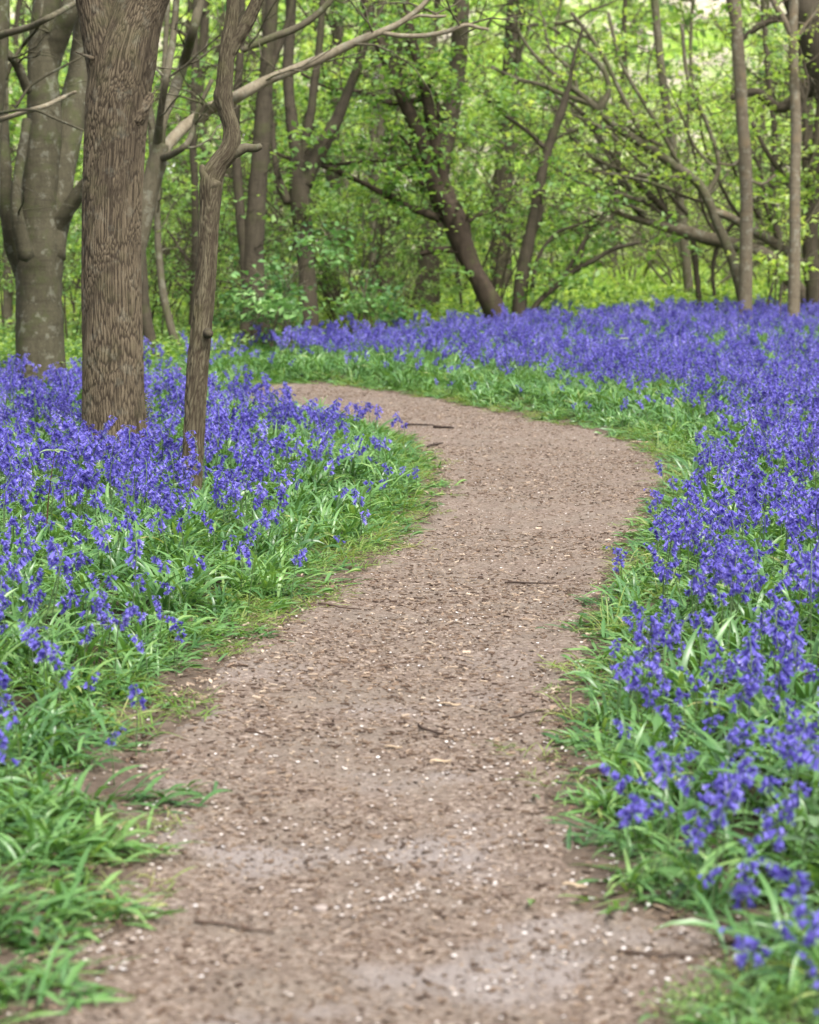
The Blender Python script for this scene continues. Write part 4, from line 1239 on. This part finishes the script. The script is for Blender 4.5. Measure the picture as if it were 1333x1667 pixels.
make_tree('sapling', 'dark bent stem between the two pale saplings', 'tree', 42.0,
    [(1262, 560, 9), (1264, 520, 8), (1276, 480, 7), (1280, 430, 6.5), (1262, 370, 6), (1256, 310, 5.5), (1262, 230, 5), (1250, 120, 4.5), (1240, -20, 4)],
    [[(1262, 370, 5), (1245, 330, 4), (1238, 280, 3), (1215, 230, 2.6)]], 'bark_dark', seg=9, limb_name='branch', twigs=40, leaves=900, leaf='leaf_lime', leaf_size=0.08, seed=97)

# ------------------------------------------------------------------ background shrubs and trees (prototypes, then copies)
def shrub_mesh(seed, H, W, stems, leaves, leaf_size, blob, bare=0.2, per=4, curve=0.5, blossom=0):
    rng = np.random.default_rng(seed)
    wood = MB(); tips = []
    for i in range(stems):
        az = rng.uniform(0, 6.283); tilt = rng.uniform(0.1, 1.0) * W
        d = np.array([math.cos(az) * tilt, math.sin(az) * tilt, 1.0]); d /= np.linalg.norm(d)
        L = H * rng.uniform(0.6, 1.1); n = 8; P = [np.array([rng.normal(0, 0.15), rng.normal(0, 0.15), -0.1])]
        for k in range(n):
            d = d + rng.normal(0, 0.11, 3) + np.array([math.cos(az), math.sin(az), 0]) * 0.05 * curve * k
            d[2] = max(d[2], 0.05); d /= np.linalg.norm(d)
            P.append(P[-1] + d * L / n)
        P = np.array(P); r0 = rng.uniform(0.014, 0.032) * (H / 4) ** 0.5
        V, Q, T = tube(P, np.linspace(r0, r0 * 0.3, n + 1), 6, 0.1, seed + i); wood.add(V, Q, T, tint=0.7)
        ks = rng.integers(1, n + 1, per + 3)
        dirs = [(P[k] - P[k - 1]) + rng.normal(0, 0.35, 3) * H / 6 for k in ks]
        twig_set(wood, [P[k] for k in ks], dirs, H * 0.26, r0 * 0.4, rng, 2, per, tips, 0.03)
    tp = np.array(tips); tp = tp[tp[:, 2] > 0.15]
    w = np.clip(fbm(tp[:, 0] * 0.9 + 7, tp[:, 2] * 0.9 + tp[:, 1] * 0.7, seed, 2) - bare - 0.2, 0, 1) + 0.004
    LP, tone = sprays(tp, leaves, blob, rng, w / w.sum(), 9, 0.11 * (leaf_size / 0.125))
    LP[:, 2] = np.maximum(LP[:, 2], 0.05)
    crown = MB()
    V, T = leaf_quads(LP, leaf_size, 0.6, rng)
    # clumps differ in age and so in green
    age = fbm(LP[:, 0] * 1.1, LP[:, 2] * 1.1 + LP[:, 1], seed + 5, 2)
    crown.add(V, None, T, 0, np.repeat(np.clip(tone * 0.9 + 0.05 + (age - 0.5) * 1.1, 0, 1), 4))
    bl = None
    if blossom:
        bl = MB()
        c = tp[rng.choice(len(tp), blossom)]
        q = np.repeat(c, 16, 0) + rng.normal(0, 0.045, (blossom * 16, 3))
        V, T = leaf_quads(q, 0.035, 0.5, rng, 0.9); bl.add(V, None, T, 0, np.repeat(rng.random(len(q)), 4))
    return wood, crown, bl

def shrub_proto(name, label, cat, bark, leaf, args, loc, group, rz=0, scale=1.0):
    wood, crown, bl = shrub_mesh(*args[:-1], blossom=args[-1])
    t = thing(name, (0, 0, 0), label, cat, group)
    wood.build('stems', [M[bark]], t); crown.build('crown', [M[leaf]], t)
    if bl is not None:
        bl.build('blossom', [M['blossom']], t)
    t.location = loc; t.rotation_euler = (0, 0, rz); t.scale = (scale,) * 3
    return t

def spot(px, depth):
    p = at(px, 600, depth)
    return (p[0], p[1], ground_z(p[0], p[1]))

# seed, H, W, stems, leaves, size, blob, bare, per, curve, blossom
hawthorn = shrub_proto('hawthorn_bush', 'tall green bush dotted with white blossom in the middle background', 'bush', 'bark_grey', 'leaf_mid',
                       (401, 5.2, 0.5, 8, 2000, 0.125, 0.2, 0.24, 4, 0.4, 26), spot(585, 38), None)
HG = 'green bushes at the back of the wood'
hawthorn2 = shrub_proto('green_bush', 'loose mid-green bush blurred among the trunks behind the flowers', 'bush', 'bark_dark', 'leaf_mid',
                        (403, 5.0, 0.7, 7, 1500, 0.13, 0.22, 0.26, 4, 0.6, 0), spot(775, 40), HG)
lime = shrub_proto('lime_bush', 'thin yellow-green bush with light foliage far behind the flowers', 'bush', 'bark_grey', 'leaf_lime',
                   (407, 6.0, 0.5, 5, 1300, 0.15, 0.26, 0.26, 4, 0.5, 0), spot(940, 52), 'yellow-green bushes at the back of the wood')
elder = shrub_proto('elder_bush', 'blue-green leafy bush beside the dark twin-stemmed tree', 'bush', 'bark_pale', 'leaf_blue',
                    (409, 1.75, 0.35, 5, 620, 0.115, 0.10, 0.25, 4, 0.5, 0), spot(462, 28.6), None)
twiggy = shrub_proto('twiggy_shrub', 'tangle of arching bare branches with few leaves at upper right', 'shrub', 'bark_grey', 'leaf_lime',
                     (411, 6.2, 1.0, 12, 900, 0.12, 0.2, 0.2, 5, 1.4, 0), spot(1120, 50), 'twiggy shrubs at upper right')
pale = shrub_proto('pale_leaf_spray', 'pale fresh green leafy shrub between the two pale saplings', 'shrub', 'bark_grey', 'leaf_lime',
                   (413, 4.2, 0.3, 3, 520, 0.13, 0.12, 0.28, 3, 0.3, 0), spot(1262, 37), None)
rr = random.Random(4)
for px, d, s in [(500, 45, 1.05), (660, 47, 1.1), (860, 50, 0.9), (330, 40, 0.95), (262, 38, 0.8), (120, 40, 0.95), (30, 42, 1.0), (-60, 38, 0.9), (200, 46, 1.1),
                 (620, 54, 1.2), (750, 54, 1.2), (545, 41, 0.7), (1330, 50, 1.0), (1430, 46, 1.0), (-180, 46, 1.1), (290, 54, 1.2), (110, 55, 1.2)]:
    copy_tree(hawthorn2, spot(px, d), rr.uniform(0, 6.28), s * rr.uniform(0.9, 1.1))
for px, d, s in [(-40, 29, 0.42), (20, 31, 0.5), (120, 30, 0.45), (105, 36, 0.55), (250, 31, 0.5), (285, 34, 0.45), (345, 33, 0.5), (375, 36, 0.6), (470, 35, 0.45), (560, 37, 0.5), (640, 39, 0.5), (690, 42, 0.45), (740, 45, 0.5), (200, 34, 0.5)]:
    copy_tree(hawthorn2, spot(px, d), rr.uniform(0, 6.28), s * rr.uniform(0.9, 1.1), 'low leafy green bush close behind the far edge of the flowers', 'low bushes close behind the flowers')
for px, d, s in [(840, 64, 1.0), (1060, 78, 1.2), (1270, 60, 1.0), (720, 62, 1.1), (560, 60, 1.1), (430, 58, 1.0), (350, 52, 0.9), (250, 60, 1.05), (150, 48, 0.8),
                 (60, 60, 1.1), (-100, 58, 1.1), (1390, 60, 1.1), (640, 70, 1.2), (960, 80, 1.2), (1200, 76, 1.2), (350, 72, 1.2), (90, 72, 1.2), (800, 48, 0.6)]:
    copy_tree(lime, spot(px, d), rr.uniform(0, 6.28), s * rr.uniform(0.9, 1.1))
for px, d, s in [(1020, 56, 1.0), (1260, 52, 1.0), (1360, 48, 0.9), (1190, 58, 0.95)]:
    copy_tree(twiggy, spot(px, d), rr.uniform(0, 6.28), s * rr.uniform(0.9, 1.1))
copy_tree(elder, spot(405, 31), 2.0, 0.8, 'blue-green leafy bush around the foot of the dark twin-stemmed tree')
copy_tree(elder, spot(610, 33), 4.1, 0.85, 'low blue-green bush right at the back edge of the middle flower bank')

# far trunks
def far_tree(seed, H, r):
    rng = np.random.default_rng(seed)
    zz = np.linspace(-0.2, H, 10)
    P = np.stack([np.cumsum(rng.normal(0, 0.09, 10)), np.cumsum(rng.normal(0, 0.09, 10)), zz], 1)
    mb = MB(); V, Q, T = tube(spline(P, 3), np.interp(np.linspace(0, 1, 28), [0, 0.1, 1], [r * 1.25, r, r * 0.45]), 9, 0.12, seed); mb.add(V, Q, T, tint=0.7)
    S = spline(P, 3); ks = rng.integers(8, 28, 12)
    cr = MB(); tips = []
    dirs = rng.normal(0, 1, (12, 3)); dirs[:, 2] = np.abs(dirs[:, 2]) * 0.8 + 0.2
    twig_set(cr, S[ks], dirs, 2.2, r * 0.28, rng, 3, 3, tips, 0.0)
    tp = np.array(tips)
    LP, tone = sprays(tp, 360, 0.25, rng, None, 9, 0.17)
    V, T = leaf_quads(LP, 0.2, 0.6, rng); cr.add(V, None, T, 1, np.repeat(tone, 4))
    return mb, cr
FAR = []
for i, (H, r, bk) in enumerate([(11, 0.16, 'bark_dark'), (10, 0.11, 'bark_grey'), (12, 0.2, 'bark_dark'), (9, 0.08, 'bark_grey')]):
    mb, cr = far_tree(500 + i, H, r)
    dk = bk == 'bark_dark'
    t = thing('woodland_tree', (0, 0, 0), 'dark slim trunk standing far back in the blurred wood' if dk else 'pale grey slim trunk standing far back in the blurred wood',
              'tree', 'dark trunks far back in the wood' if dk else 'pale trunks far back in the wood')
    mb.build('trunk', [M[bk]], t); cr.build('crown', [M[bk], M['leaf_lime' if i % 2 else 'leaf_mid']], t)
    FAR.append(t)
farspots = [(545, 46), (605, 48), (628, 50), (470, 54), (340, 47), (365, 60), (300, 64), (160, 50), (30, 66), (-60, 52), (815, 50),
            (900, 66), (1000, 74), (1120, 70), (1318, 50), (1390, 62), (700, 72), (560, 78), (420, 74),
            (240, 76), (60, 80), (1240, 80), (-150, 64), (590, 44)]
for i, (px, d) in enumerate(farspots):
    f = FAR[i % 4]
    s = rr.uniform(0.85, 1.2)
    if i < 4:
        f.location = spot(px, d); f.rotation_euler = (0, 0, rr.uniform(0, 6.28))
    else:
        copy_tree(f, spot(px, d), rr.uniform(0, 6.28), s)

# distant wood that reads as one mass, and the low green cover under the trees
def spray(seed, n=24, R=0.55, size=0.22):
    rng = np.random.default_rng(seed); mb = MB()
    tips = []
    twig_set(mb, [np.array([0, 0, 0.0])] * 3, [rng.normal(0, 1, 3) for _ in range(3)], R, 0.012, rng, 2, 3, tips)
    tp = np.array(tips)
    LP = tp[rng.choice(len(tp), n)] + rng.normal(0, 0.1, (n, 3))
    V, T = leaf_quads(LP, size, 0.45, rng); mb.add(V, None, T, 1, np.repeat(rng.random(n), 4))
    return mb
SPR = proto_collection('sprays', [spray(600 + i).mesh('leaf_spray', [M['bark_grey'], M['leaf_lime' if i % 2 else 'leaf_mid']]) for i in range(6)])
n = 3000
y = RNG.uniform(75, 130, n); half = (IW / 2) / FPX * y * 1.5; x = RNG.uniform(-1, 1, n) * half
hgt = RNG.random(n) ** 0.9 * 13 + 0.3
z = base_height(x, y) + hgt
k = fbm(x * 0.33, z * 0.33 + y * 0.13, 44, 3) > np.interp(hgt, [0, 3, 12], [0.50, 0.49, 0.52])
x, y, z = x[k], y[k], z[k]; n = len(x)
o = instancer('distant_woodland', np.stack([x, y, z], 1), RNG.uniform(0, 6.28, (n, 3)), RNG.uniform(1.0, 2.2, n), RNG.integers(0, 6, n), SPR)
tag(o, 'soft mass of spring leaves and twigs closing the view far behind the trunks', 'woodland', kind='stuff')

def ground_plant(seed, n=26, size=0.075, H=0.3, R=0.22, leaf='leaf_lime'):
    rng = np.random.default_rng(seed); mb = MB()
    LP = np.stack([rng.normal(0, R, n), rng.normal(0, R, n), rng.uniform(0.2, 1.0, n) * H], 1)
    V, T = leaf_quads(LP, size, 0.75, rng, 0.7); mb.add(V, None, T, 0, np.repeat(rng.random(n), 4))
    return mb.mesh('ground_plant', [M[leaf]])
UND = proto_collection('undergrowth', [ground_plant(700 + i, leaf='leaf_mid' if i < 3 else 'leaf_lime') for i in range(6)])
n = 17000
y = RNG.uniform(23, 95, n); half = (IW / 2) / FPX * y * 1.25 + 1; x = RNG.uniform(-1, 1, n) * half
k = (y > back_limit(x, y) - 0.3) & (ragged(x, y) > 0.4)
k &= (fbm(x * 0.25, y * 0.12, 12, 3) > np.interp(y, [30, 60, 95], [0.36, 0.45, 0.5]))
x, y = x[k], y[k]; n = len(x); z = base_height(x, y)
o = instancer('undergrowth', np.stack([x, y, z], 1), np.stack([np.zeros(n), np.zeros(n), RNG.uniform(0, 6.28, n)], 1), RNG.uniform(0.8, 1.7, n) * np.interp(y, [24, 50, 95], [0.7, 1.1, 1.5]), np.where(RNG.random(n) < sstep(30, 45, y), RNG.integers(3, 6, n), RNG.integers(0, 3, n)), UND)
tag(o, 'bright yellow-green low plants covering the wood floor behind the flowers', 'undergrowth', kind='stuff')

# ------------------------------------------------------------------ small things
def stick(name, label, cat, px0, py0, px1, py1, r, tint, bend=0.0, lift=0.004, mat='stick'):
    A = np.array(flat(px0, py0)); B = np.array(flat(px1, py1))
    t = np.linspace(0, 1, 9)[:, None]
    nrm = np.array([-(B - A)[1], (B - A)[0]])
    XY = A * (1 - t) + B * t + nrm * (bend * np.sin(t * math.pi) + 0.02 * np.sin(t * 11 + px0))
    Z = np.maximum.accumulate(path_z(XY[:, 0], XY[:, 1])) * 0.5 + path_z(XY[:, 0], XY[:, 1]) * 0.5 + r * 0.8 + lift
    P = np.column_stack([XY, Z])
    o_ = P[0].copy()
    mb = MB(); V, Q, T = tube(P - o_, np.linspace(r, r * 0.55, 9), 7, 0.25, int(px0)); mb.add(V, Q, T, tint=tint)
    # a snapped side twig
    k = 5; d = (P[6] - P[5]); s = np.array([-d[1], d[0], 0.3 * np.linalg.norm(d)])
    V, Q, T = tube(np.array([P[k] - o_, P[k] - o_ + s * 0.5 + d * 0.3, P[k] - o_ + s * 0.7 + d * 0.9]), [r * 0.5, r * 0.4, r * 0.3], 5); mb.add(V, Q, T, tint=tint)
    o = mb.build(name, [M[mat]])
    o.location = o_
    return tag(o, label, cat)
stick('stick', 'straight brown stick lying on the bare earth near the bottom left of the path', 'stick', 318, 1503, 446, 1523, 0.0042, 0.3, 0.02)
stick('stick', 'dark curved twig at the bottom right, running under the leaves among white petals', 'stick', 1005, 1548, 1150, 1562, 0.004, 0.15, -0.05)
stick('stick', 'long black stick lying across the far bend of the path, left of its pair', 'stick', 662, 689, 705, 690, 0.010, 0.0, 0.03)
stick('stick', 'short thick black stick on the far bend, right of its pair', 'stick', 706, 693, 738, 695, 0.013, 0.0, 0.06)
stick('stick', 'small dark slanting twig below the pair of sticks on the bend', 'stick', 695, 726, 722, 719, 0.010, 0.05, 0.05)
stick('stick', 'thin dark twig lying across the right middle of the path', 'stick', 822, 946, 905, 948, 0.005, 0.05, 0.02)
stick('stick', 'thin brown twig near the left grass edge at mid path', 'stick', 520, 988, 588, 997, 0.005, 0.35, -0.03)
stick('stick', 'dark twig pointing up from the path at lower right of the middle', 'stick', 830, 1170, 875, 1160, 0.004, 0.1, 0.03)
stick('stick', 'brown twig slanting above the pale wood splinter', 'stick', 680, 1180, 722, 1196, 0.005, 0.2, -0.03)
stick('stick', 'thin twig at the left side of the path below the grass tongue', 'stick', 400, 1190, 440, 1198, 0.004, 0.25, 0.04)
stick('stick', 'pale bent root at the left edge among the leaf clumps', 'stick', 62, 1465, 112, 1492, 0.006, 0.6, 0.12)

def splinter(label, px, py, L, W, az, tint):
    x, y = flat(px, py); z = float(path_z([x], [y])[0]) + 0.006
    mb = MB(); rng = np.random.default_rng(int(px))
    t = np.linspace(-0.5, 0.5, 7); w = W * np.array([0.35, 0.8, 1, 0.95, 1, 0.7, 0.25])
    ca, sa = math.cos(az), math.sin(az)
    V = []
    for k in range(7):
        for sg in (-1, 1):
            for h in (0, 0.004):
                oy = sg * w[k] / 2 + rng.normal(0, W * 0.06)
                V.append((t[k] * L * ca - oy * sa, t[k] * L * sa + oy * ca, h + 0.003 * math.sin(k)))
    Q = []
    for k in range(6):
        a = k * 4; b = a + 4
        Q += [(a + 1, b + 1, b + 3, a + 3), (a, a + 1, b + 1, b), (a + 2, b + 2, b + 3, a + 3), (a, b, b + 2, a + 2)]
    Q += [(0, 2, 3, 1), (24, 25, 27, 26)]
    mb.add(V, Q, tint=tint)
    o = mb.build('wood_splinter', [M['stick']], smooth=False); o.location = (x, y, z)
    tag(o, label, 'wood splinter', None)
splinter('cream wood splinter lying in the middle of the path, palest of all', 717, 1240, 0.066, 0.017, 0.25, 1.15)
splinter('tan wood splinter above the cream one in the middle of the path', 733, 1147, 0.07, 0.014, -0.1, 0.9)
splinter('orange-tan wood splinter left of the cream one', 640, 1215, 0.055, 0.017, 0.0, 0.85)
splinter('long pale shred of wood beside the lower right leaf clump', 935, 1447, 0.06, 0.014, -0.2, 1.05)
splinter('pale shred of wood at the far right corner of the bend', 1040, 722, 0.14, 0.035, 0.1, 1.1)

def pebble(label, px, py, r):
    x, y = flat(px, py); z = float(path_z([x], [y])[0])
    th, ph = np.meshgrid(np.linspace(0, 2 * np.pi, 14, endpoint=False), np.linspace(0.05, np.pi - 0.05, 9))
    rad = r * (1 + 0.35 * (fbm(th * 0.8 + px, ph * 1.2, 5, 2) - 0.5))
    V = np.stack([rad * np.cos(th) * np.sin(ph) * 1.25, rad * np.sin(th) * np.sin(ph), rad * 0.62 * np.cos(ph)], -1).reshape(-1, 3)
    Q = [(i * 14 + j, i * 14 + (j + 1) % 14, (i + 1) * 14 + (j + 1) % 14, (i + 1) * 14 + j) for i in range(8) for j in range(14)]
    mb = MB(); mb.add(V, Q, tint=0.4)
    o = mb.build('pebble', [M['stone']]); o.location = (x, y, z + r * 0.25)
    tag(o, label, 'pebble')
pebble('rounded grey-brown pebble on bare earth low in the middle of the path', 522, 1478, 0.014)
pebble('dark pebble near the left leaf clumps', 233, 1255, 0.011)

# broad-leaved plants
def broad_leaf(mb, base, d, L, W, rng, mat=1, tint=0.5, droop=0.5):
    """ovate leaf with a drawn-out tip, folded along the midrib"""
    d = np.asarray(d, float) / np.linalg.norm(d)
    side = np.cross(d, [0, 0, 1.0]); side /= np.linalg.norm(side) + 1e-9
    n = np.cross(side, d)
    prof = [(0, 0.04), (0.15, 0.7), (0.35, 1.0), (0.6, 0.8), (0.82, 0.4), (1.0, 0.03)]
    V = []
    for t, w in prof:
        c = base + d * L * t - np.array([0, 0, droop * L * t * t * 0.6])
        w = w * (1 + rng.normal(0, 0.07))
        V += [c + side * W * w / 2 + n * W * 0.1 * w, c, c - side * W * w / 2 + n * W * 0.1 * w]
    Q = []
    for i in range(5):
        a = i * 3; Q += [(a, a + 1, a + 4, a + 3), (a + 1, a + 2, a + 5, a + 4)]
    mb.add(V, Q, mat=mat, tint=tint)

def leafy_plant(name, label, cat, px, py, H, tiers, L, W, stem_mat, leaf_mat, seed, top_tint=0.7, lean=0.03, group=None):
    rng = np.random.default_rng(seed)
    b = ground_at(px, py)
    t = thing(name, b, label, cat, group)
    P = np.array([b + [lean * u * u, 0.0, H * u] for u in np.linspace(0, 1, 8)])
    mb = MB(); V, Q, T = tube(P, np.linspace(0.0045, 0.002, 8), 6); mb.add(V, Q, T, tint=0.5)
    mb.build('stem', [stem_mat], t)
    az0 = rng.uniform(0, 3)
    for k in range(tiers):
        u = 0.35 + 0.65 * k / max(1, tiers - 1)
        c = P[min(7, int(round(u * 7)))]
        for q in range(2 if k < tiers - 1 else 4):
            az = az0 + k * 1.57 + q * (3.14 if k < tiers - 1 else 1.57) + rng.normal(0, 0.2)
            s = (0.65 if k == tiers - 1 else 1.0) * rng.uniform(0.8, 1.15)
            lm = MB(); broad_leaf(lm, c, [math.cos(az), math.sin(az), 0.25], L * s, W * s, rng, 0, top_tint if k == tiers - 1 else rng.uniform(0.3, 0.8))
            lm.build('leaf', [leaf_mat], t)
    return t
leafy_plant('bramble_shoot', 'single tall shoot with dark red stem and grey-green leaves among bluebells at left', 'plant', 76, 925, 0.48, 3, 0.11, 0.07, M['dark_stem'], M['nettle'], 801, 0.95, 0.05)
leafy_plant('nettle', 'broad-leaved green plant at the right edge below the near bluebells', 'plant', 1298, 1470, 0.17, 3, 0.09, 0.05, M['stem'], M['nettle'], 803)
leafy_plant('nettle', 'small broad-leaved plant just left of the lowest bluebells at bottom right', 'plant', 1225, 1485, 0.10, 2, 0.06, 0.04, M['stem'], M['nettle'], 805)
leafy_plant('leafy_sprout', 'pale yellow-green leafy sprout rising from the far right flowers', 'plant', 1010, 610, 0.34, 3, 0.12, 0.08, M['stem'], M['leaf_lime'], 807, 1.0)
leafy_plant('leafy_sprout', 'round pale green leaf standing in flowers below the thicker pale sapling', 'plant', 1207, 590, 0.36, 2, 0.16, 0.12, M['stem'], M['nettle'], 809, 1.0)
leafy_plant('leafy_sprout', 'lime green sprout in the flowers at the far right edge', 'plant', 1290, 660, 0.3, 3, 0.1, 0.06, M['stem'], M['leaf_lime'], 811, 0.8)
leafy_plant('leafy_sprout', 'lime green sprout in the flowers beside the far left smooth tree', 'plant', 92, 655, 0.30, 3, 0.1, 0.06, M['stem'], M['leaf_lime'], 813, 0.9)

b = ground_at(290, 660)
t = thing('pink_campion', b, 'single pink flower between the two near trunks', 'flower')
P = np.array([b + [0.02 * u, 0, 0.27 * u] for u in np.linspace(0, 1, 6)])
mb = MB(); V, Q, T = tube(P, np.linspace(0.003, 0.0018, 6), 5); mb.add(V, Q, T, tint=0.5); mb.build('stem', [M['stem']], t)
mb = MB(); rng = np.random.default_rng(3)
for q in range(5):
    a = q * 1.2566
    broad_leaf(mb, P[-1], [math.cos(a) * 0.8, math.sin(a) * 0.8 - 0.5, 0.5], 0.022, 0.02, rng, 0, rng.random(), 0.1)
mb.build('flower_head', [M['pink']], t)

# leaf clumps that stand apart on the near left of the path
def leaf_clump(label, px, py, n, L, seed, az0=None):
    rng = np.random.default_rng(seed); b = ground_at(px, py)
    mb = MB()
    for i in range(n):
        az = rng.uniform(0, 6.283) if az0 is None else az0 + rng.normal(0, 0.8)
        strap_leaf(mb, rng, L * rng.uniform(0.6, 1.2), 0.013 * rng.uniform(0.7, 1.3), az, rng.uniform(0.35, 1.1), rng.uniform(0.6, 1.7), base=(rng.normal(0, 0.07), rng.normal(0, 0.06), -0.008))
    o = mb.build('leaf_clump', [M['strap']]); o.location = b
    tag(o, label, 'leaf clump')
leaf_clump('small glossy leaf clump on bare earth in the bottom left corner', 30, 1625, 60, 0.14, 901)
leaf_clump('flattened leaf clump above the bottom left corner beside the pale root', 95, 1500, 60, 0.15, 903, 0.3)
leaf_clump('leaf clump trailing right over the path at lower left', 130, 1400, 80, 0.17, 905, 0.1)
leaf_clump('small leaf clump lying furthest out on the path at lower left', 215, 1310, 40, 0.14, 907, 0.0)
leaf_clump('thick leaf clump at the left edge under the taller leaves', 55, 1235, 90, 0.2, 909)
leaf_clump('leaf clump at the left edge between the flattened clump and the thick clump', 35, 1350, 80, 0.18, 911)
leaf_clump('large drooping dark green leaf clump at the bottom right edge', 1305, 1560, 60, 0.22, 913)

# pale small-leaved ground cover bottom right and at the worn left margin
WEED = proto_collection('weeds', [ground_plant(750 + i, 14, 0.012, 0.035, 0.03, 'leaf_mid') for i in range(4)])
qx = RNG.uniform(1090, 1420, 420); qy = RNG.uniform(1575, 1720, 420)
P = [ground_at(a, c) for a, c in zip(qx, qy) if c > 1585 + max(0, (1180 - a)) * 0.6 and vnoise(a / 35, c / 22, 5) > 0.52]
P = np.array(P); n = len(P)
o = instancer('chickweed', P, np.stack([np.zeros(n), np.zeros(n), RNG.uniform(0, 6.28, n)], 1), RNG.uniform(0.6, 1.3, n), RNG.integers(0, 4, n), WEED)
tag(o, 'pale small-leaved weeds in the bottom right corner of the photo', 'weeds', kind='stuff')

# moss cushion at the foot of the thick trunk
b = ground_at(238, 772)
mb = MB(); rng = np.random.default_rng(77)
n = 2600
u = rng.random(n); LP = np.stack([rng.normal(0, 0.045, n), rng.normal(0.05, 0.05, n), 0.46 * u ** 1.1], 1)
LP[:, 0] -= LP[:, 2] * 0.12
LP[:, :2] *= (1 - 0.5 * u)[:, None]
V, T = leaf_quads(LP + b, 0.018, 0.2, rng, 0.4); mb.add(V, None, T, 0, np.repeat(rng.random(n), 4))
tag(mb.build('moss_cushion', [M['moss']]), 'yellow-green moss growing on the right foot of the thick trunk', 'moss', kind='stuff')
